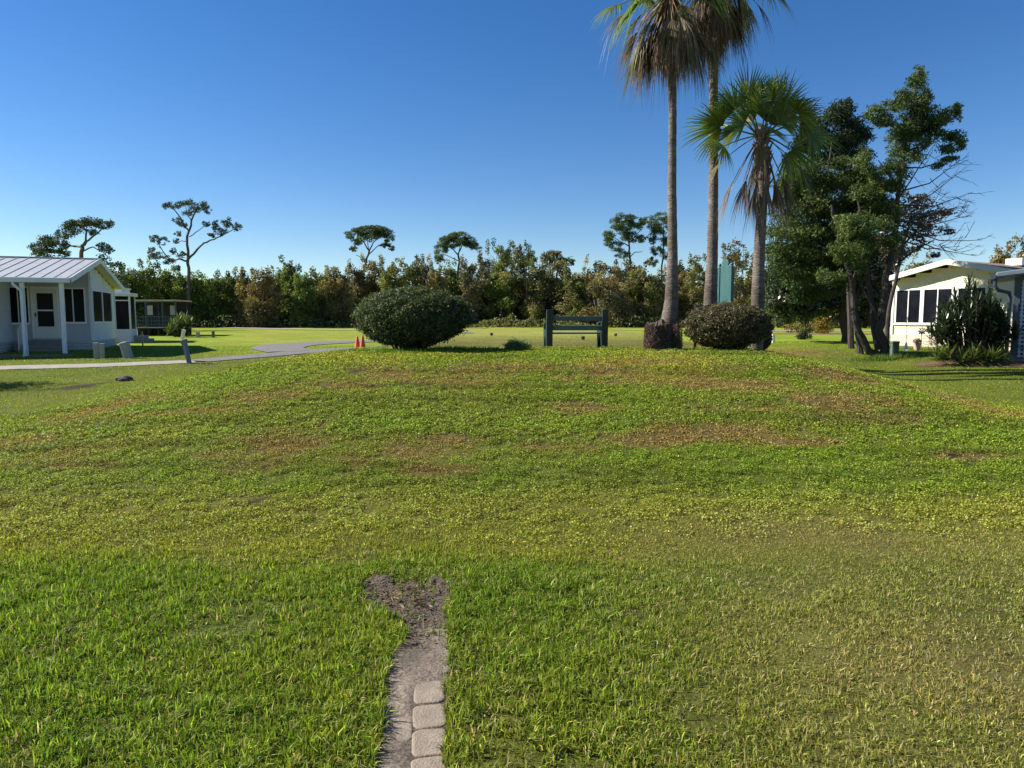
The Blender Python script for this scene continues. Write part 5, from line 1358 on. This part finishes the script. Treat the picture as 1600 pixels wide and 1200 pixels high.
for i, (px, ty, wp, D, pal, label) in enumerate(WOOD):
    c = at(px, D); s = D / F; H = P(0, ty, D).z - c.z; w_ = wp * s / 2 * 1.25
    t = thing('woodland_tree', label, 'tree', c, group=WG)
    CL = []; nC = 34 + int(wp * .35)
    for k in range(nC):
        f = (k + random.random()) / nC; z = H * (.06 + .87 * f)
        env = w_ * (1.0 if f < .6 else math.sqrt(max(.08, 1 - ((f - .6) / .44) ** 2)))
        a = random.uniform(0, 2 * PI); r = random.uniform(.25, 1) * env
        rr_ = random.uniform(.5, 1.0) * (1.2 - .6 * f)
        CL.append(((c.x + math.cos(a) * r * .85, c.y + math.sin(a) * r * .9, c.z + z), (rr_, rr_, rr_ * random.uniform(.7, 1.15))))
    for k in range(8):   # uneven leaders breaking the outline
        CL.append(((c.x + random.uniform(-.9, .9) * w_, c.y, c.z + H * random.uniform(.86, 1.07)), (.26, .26, random.uniform(.3, .7))))
    V, C = clumps_cloud(CL, 560, .20, [(p_[0] * 1.15, p_[1] * 1.15, p_[2] * 1.15) for p_ in pal], .3, .6, .28, .25)
    mb = MB()
    for k in range(5):
        a = random.uniform(-1, 1) * w_ * .6; b = a + random.uniform(-.5, .5) * w_
        mb.tube(wiggle([(a * .6, random.uniform(-.4, .4), -.1), ((a + b) / 2, 0, H * .45), (b, random.uniform(-.5, .5), H * random.uniform(.85, 1.02))], .08, 3), list(np.linspace(.09, .02, 7)), 5)
    for k in range(14):
        a = random.uniform(-1, 1) * w_; z = H * random.uniform(.3, .9); mb.tube([(a * .5, -.2, z), (a, random.uniform(-1, .2) * w_ * .7, z + random.uniform(.3, 1.1))], [.03, .01], 4)
    mb.build('trunk', M['twigbark'] if 'twigbark' in M else M.setdefault('twigbark', mat('grey_twig', (.20, .17, .14), .9, .3, 3)), t)
    cloud_obj('crown', V, C, M['leaf'], t, c)
# thicket behind and under the front trees
def thicket():
    n = 78000
    px = R.uniform(120, 1640, n); D = R.uniform(77, 88, n); X = (px - 800) / F * D
    top = 4.2 + 1.6 * fbm(X * .18, D * 0, 201, 3); z0 = zt(X, D)
    z = z0 + top * R.random(n) ** .8
    pal = np.array(KG + KO); col = vary(pal[R.integers(0, len(pal), n)] * .9, n, .3)
    V, C = leaf_cloud(np.stack([X, D, z], 1), R.uniform(.3, .6, n), col, np.tile([0, -1., .3], (n, 1)), .5, .65)
    o = np_mesh('thicket', V, np.arange(len(V)).reshape(-1, 4), C, M['leaf']); tag(o, 'dense dark thicket filling the wood behind its front trees', 'woodland', kind='stuff')
    n = 16000      # brush along the foot
    px = R.uniform(180, 1330, n); D = R.uniform(68, 76, n); X = (px - 800) / F * D; h = .25 + 1.1 * fbm(X * .5, D * 0, 211, 3) ** 2 * 1.6
    z = zt(X, D) + h * R.random(n); pal = np.array(KG + KO + KGR); col = vary(pal[R.integers(0, len(pal), n)], n, .3)
    V, C = leaf_cloud(np.stack([X, D, z], 1), R.uniform(.14, .3, n), col, None, 0, .5)
    o = np_mesh('undergrowth', V, np.arange(len(V)).reshape(-1, 4), C, M['leaf']); tag(o, 'low undergrowth along the foot of the wood', 'undergrowth', kind='stuff')
thicket()

# ------------------------------------------------------------------ cedars, magnolia and brown tree on the right
CED = [(.060, .10, .024), (.08, .12, .028), (.045, .075, .02), (.10, .135, .032)]
CEDD = [(.028, .045, .020), (.036, .055, .024), (.022, .036, .018)]
bare = []
rr = random.Random(5)
for (x0, y0, x1, y1) in [(1400, 330, 1510, 260), (1400, 350, 1535, 375), (1398, 360, 1525, 400), (1402, 320, 1520, 300), (1405, 300, 1500, 250), (1398, 345, 1520, 335), (1396, 370, 1500, 385), (1404, 310, 1470, 210), (1402, 335, 1515, 320)]:
    mx, my = (x0 + x1) / 2, (y0 + y1) / 2 + rr.uniform(0, 14); dy = rr.uniform(-1, 1)
    bare.append(([(x0, y0, 0), (mx, my, dy), (x1, y1, dy * 1.5)], 1.6, .35))
    for k in range(7):
        f = rr.uniform(.35, .95); bx = x0 + (x1 - x0) * f; by = (y0 + (y1 - y0) * f) + 8 * (1 - f); l = rr.uniform(14, 34); a = rr.uniform(-1.1, .9)
        ex, ey = bx + l * math.cos(a), by + l * math.sin(a); bare.append(([(bx, by, dy), ((bx + ex) / 2, (by + ey) / 2 + 2, dy), (ex, ey, dy + rr.uniform(-.5, .5))], .6, .2))
        for j in range(2):
            g_ = rr.uniform(.4, 1); qx, qy = bx + (ex - bx) * g_, by + (ey - by) * g_; b = a + rr.uniform(-.9, .9); bare.append(([(qx, qy, dy), (qx + 11 * math.cos(b), qy + 11 * math.sin(b), dy)], .35, .15))
tree('cedar_tree', 'tall cedar with curved bare trunks and a spired green top, beside the green box', 20,
     [([(1386, 562), (1379, 535), (1374, 505), (1382, 450), (1392, 400), (1400, 350), (1404, 300), (1412, 250), (1420, 200), (1430, 140)], 9, 1.5),
      ([(1384, 560, .1), (1360, 548, .1), (1341, 520), (1333, 480), (1330, 440), (1322, 405), (1308, 360), (1300, 320)], 7.5, 2.5),
      ([(1372, 545), (1362, 500, .3), (1358, 450, .3), (1352, 400, .2), (1345, 350), (1340, 310)], 6, 2), ([(1330, 445), (1345, 410, -.3), (1352, 370), (1362, 320)], 3.5, 1.5),
      ([(1374, 505), (1360, 470, -.2), (1340, 440)], 3, 1.5), ([(1410, 255), (1440, 235, .4), (1465, 215)], 2, .8), ([(1405, 290), (1385, 270), (1372, 250)], 1.8, .7), ([(1408, 262), (1440, 262), (1480, 250)], 1.6, .6), ([(1416, 215), (1390, 195), (1365, 178)], 1.6, .6)] + bare,
     split_clump([(1438, 115, 10, 12), (1430, 132, 15, 12), (1420, 150, 20, 10), (1445, 150, 12, 12), (1400, 165, 18, 9), (1425, 172, 30, 14), (1370, 175, 18, 9), (1358, 182, 8, 8), (1385, 190, 18, 10), (1430, 195, 32, 16), (1460, 190, 20, 14), (1480, 180, 12, 10), (1492, 170, 10, 8), (1498, 180, 6, 10), (1405, 210, 20, 14),
       (1435, 222, 24, 14), (1470, 212, 20, 9), (1495, 215, 14, 10), (1480, 232, 16, 7), (1500, 228, 8, 8), (1405, 235, 18, 12), (1425, 245, 16, 10), (1482, 250, 14, 6), (1465, 258, 10, 5), (1395, 260, 16, 12), (1385, 285, 20, 14), (1365, 270, 18, 12), (1350, 250, 12, 14), (1400, 290, 12, 10), (1370, 310, 22, 16), (1385, 330, 20, 14), (1345, 300, 20, 16), (1350, 340, 18, 14), (1330, 370, 18, 12), (1412, 270, 14, 12), (1330, 350, 26, 18, -.7), (1352, 385, 22, 16, -.6), (1318, 395, 22, 16, -.7), (1380, 350, 18, 14, -.6), (1395, 380, 14, 12, -.6), (1345, 415, 14, 10, -.5), (1300, 430, 20, 12, -.5)], 12, .62)
     , CED, .10, 3600, 'needle', aspect=.24, depth=.5, twigs=1)
tree('cedar_tree', 'massive feathery green cedar crown right behind the rightmost palm', 21.5,
     [([(1345, 556), (1338, 500), (1330, 440), (1310, 380), (1290, 300), (1300, 220)], 6, 1.5), ([(1325, 420), (1285, 390, -.4), (1240, 380)], 3, 1), ([(1318, 400), (1340, 350, .3), (1350, 300)], 3, 1), ([(1300, 340), (1260, 310), (1235, 300)], 2.4, 1), ([(1330, 440), (1280, 430), (1230, 440)], 2, .8)],
     split_clump([(1250, 265, 28, 18), (1235, 295, 26, 18), (1270, 290, 34, 20), (1310, 285, 34, 18), (1250, 325, 40, 20), (1300, 330, 44, 24), (1345, 320, 30, 26), (1240, 360, 42, 20), (1290, 370, 44, 22), (1340, 365, 28, 24), (1230, 395, 34, 18), (1275, 410, 44, 20), (1325, 405, 24, 20), (1245, 430, 40, 18), (1290, 445, 36, 16), (1340, 270, 26, 16), (1365, 300, 20, 20), (1215, 420, 20, 20), (1310, 255, 20, 10), (1350, 240, 10, 10), (1375, 330, 16, 16), (1262, 462, 30, 12)], 16, .62),
     [(.045, .078, .02), (.06, .095, .024), (.034, .058, .018), (.08, .11, .028)], .11, 3000, 'needle', aspect=.24, depth=1.1, twigs=1)
tree('cedar_tree', 'darker blackish cedar top standing between the palm crown and the spired cedar', 24,
     [([(1330, 545), (1325, 400), (1318, 260), (1310, 180)], 6, 1.2), ([(1318, 270), (1285, 240), (1265, 225)], 2, .8), ([(1316, 240), (1340, 215), (1352, 205)], 2, .8)],
     split_clump([(1315, 170, 18, 12), (1325, 160, 7, 7), (1300, 185, 22, 14), (1330, 195, 24, 14), (1275, 195, 18, 12), (1280, 215, 28, 16), (1320, 220, 36, 18), (1350, 210, 14, 10), (1260, 225, 20, 14), (1290, 245, 34, 14), (1330, 245, 26, 14), (1240, 245, 18, 10)], 13, .62),
     CEDD, .09, 3000, 'needle', aspect=.4, depth=.8, twigs=1)
MAG = [(.035, .055, .022), (.045, .065, .028), (.06, .07, .035), (.028, .042, .02)]
tree('magnolia_tree', 'dark glossy magnolia with a thick black trunk on the lawn edge behind the cedars', 29,
     [([(1322, 528), (1320, 500), (1316, 470), (1310, 430), (1300, 390)], 9, 4), ([(1318, 480), (1290, 450), (1260, 430), (1235, 425)], 4, 1.5), ([(1316, 470), (1345, 440), (1375, 420), (1400, 400)], 4, 1.5), ([(1312, 440), (1320, 400), (1330, 360)], 4, 1.5)],
     split_clump([(1225, 430, 26, 18), (1215, 455, 20, 20), (1245, 455, 28, 20), (1225, 480, 24, 18), (1255, 485, 24, 14), (1280, 440, 28, 22), (1285, 470, 24, 20), (1310, 430, 28, 26), (1310, 465, 20, 16), (1345, 430, 24, 26), (1350, 470, 18, 26), (1375, 440, 22, 28), (1380, 480, 14, 22), (1340, 385, 36, 26), (1300, 385, 36, 26), (1260, 400, 36, 22), (1378, 395, 26, 24), (1350, 500, 12, 10)], 13, .62),
     MAG, .15, 1700, 'gloss', aspect=.5, depth=1.2)
tree('brown_tree', 'grey brown small leaved tree crown between the cedar trunks and the cream home', 23,
     [([(1384, 548), (1390, 480), (1402, 420), (1415, 370), (1425, 330)], 4.5, 1.5), ([(1405, 410), (1430, 390), (1460, 375)], 2, .7), ([(1410, 385), (1440, 350), (1475, 340)], 2, .7), ([(1402, 440), (1395, 400), (1385, 370)], 2, .8)],
     split_clump([(1425, 305, 22, 8), (1440, 320, 26, 10), (1405, 325, 22, 12), (1460, 335, 24, 9), (1425, 345, 34, 14), (1385, 350, 24, 14), (1455, 355, 22, 9), (1478, 330, 10, 6), (1405, 370, 28, 14), (1440, 372, 22, 9), (1375, 378, 20, 14), (1395, 395, 24, 12), (1430, 388, 14, 6), (1482, 362, 8, 4), (1462, 398, 8, 4), (1390, 415, 16, 10)], 8, .6),
     [(.085, .075, .045), (.10, .085, .055), (.055, .06, .035), (.13, .105, .07)], .10, 1300, 'gloss', aspect=.5, depth=.7, twigs=3)

# clipped hedge outside the left edge whose shade reaches into the picture
c = Vector((-13.0, 15.2, zf(-13.0, 15.2)))
t = thing('hedge_shrub', 'tall shrub beside the footpath just outside the left edge', 'shrub', c)
V, C = clumps_cloud([((c.x + random.uniform(-.6, .6), c.y + random.uniform(-.5, .5), c.z + random.uniform(.4, 2.2)), (.6, .5, .5)) for k in range(16)], 1800, .07, KG, .2)
cloud_obj('foliage', V, C, M['leaf'], t, c)
mb = MB(); [mb.tube([(0, 0, -.05), (random.uniform(-.4, .4), random.uniform(-.4, .4), 1.8)], [.05, .02], 6) for k in range(5)]; mb.build('stems', M['bark'], t)
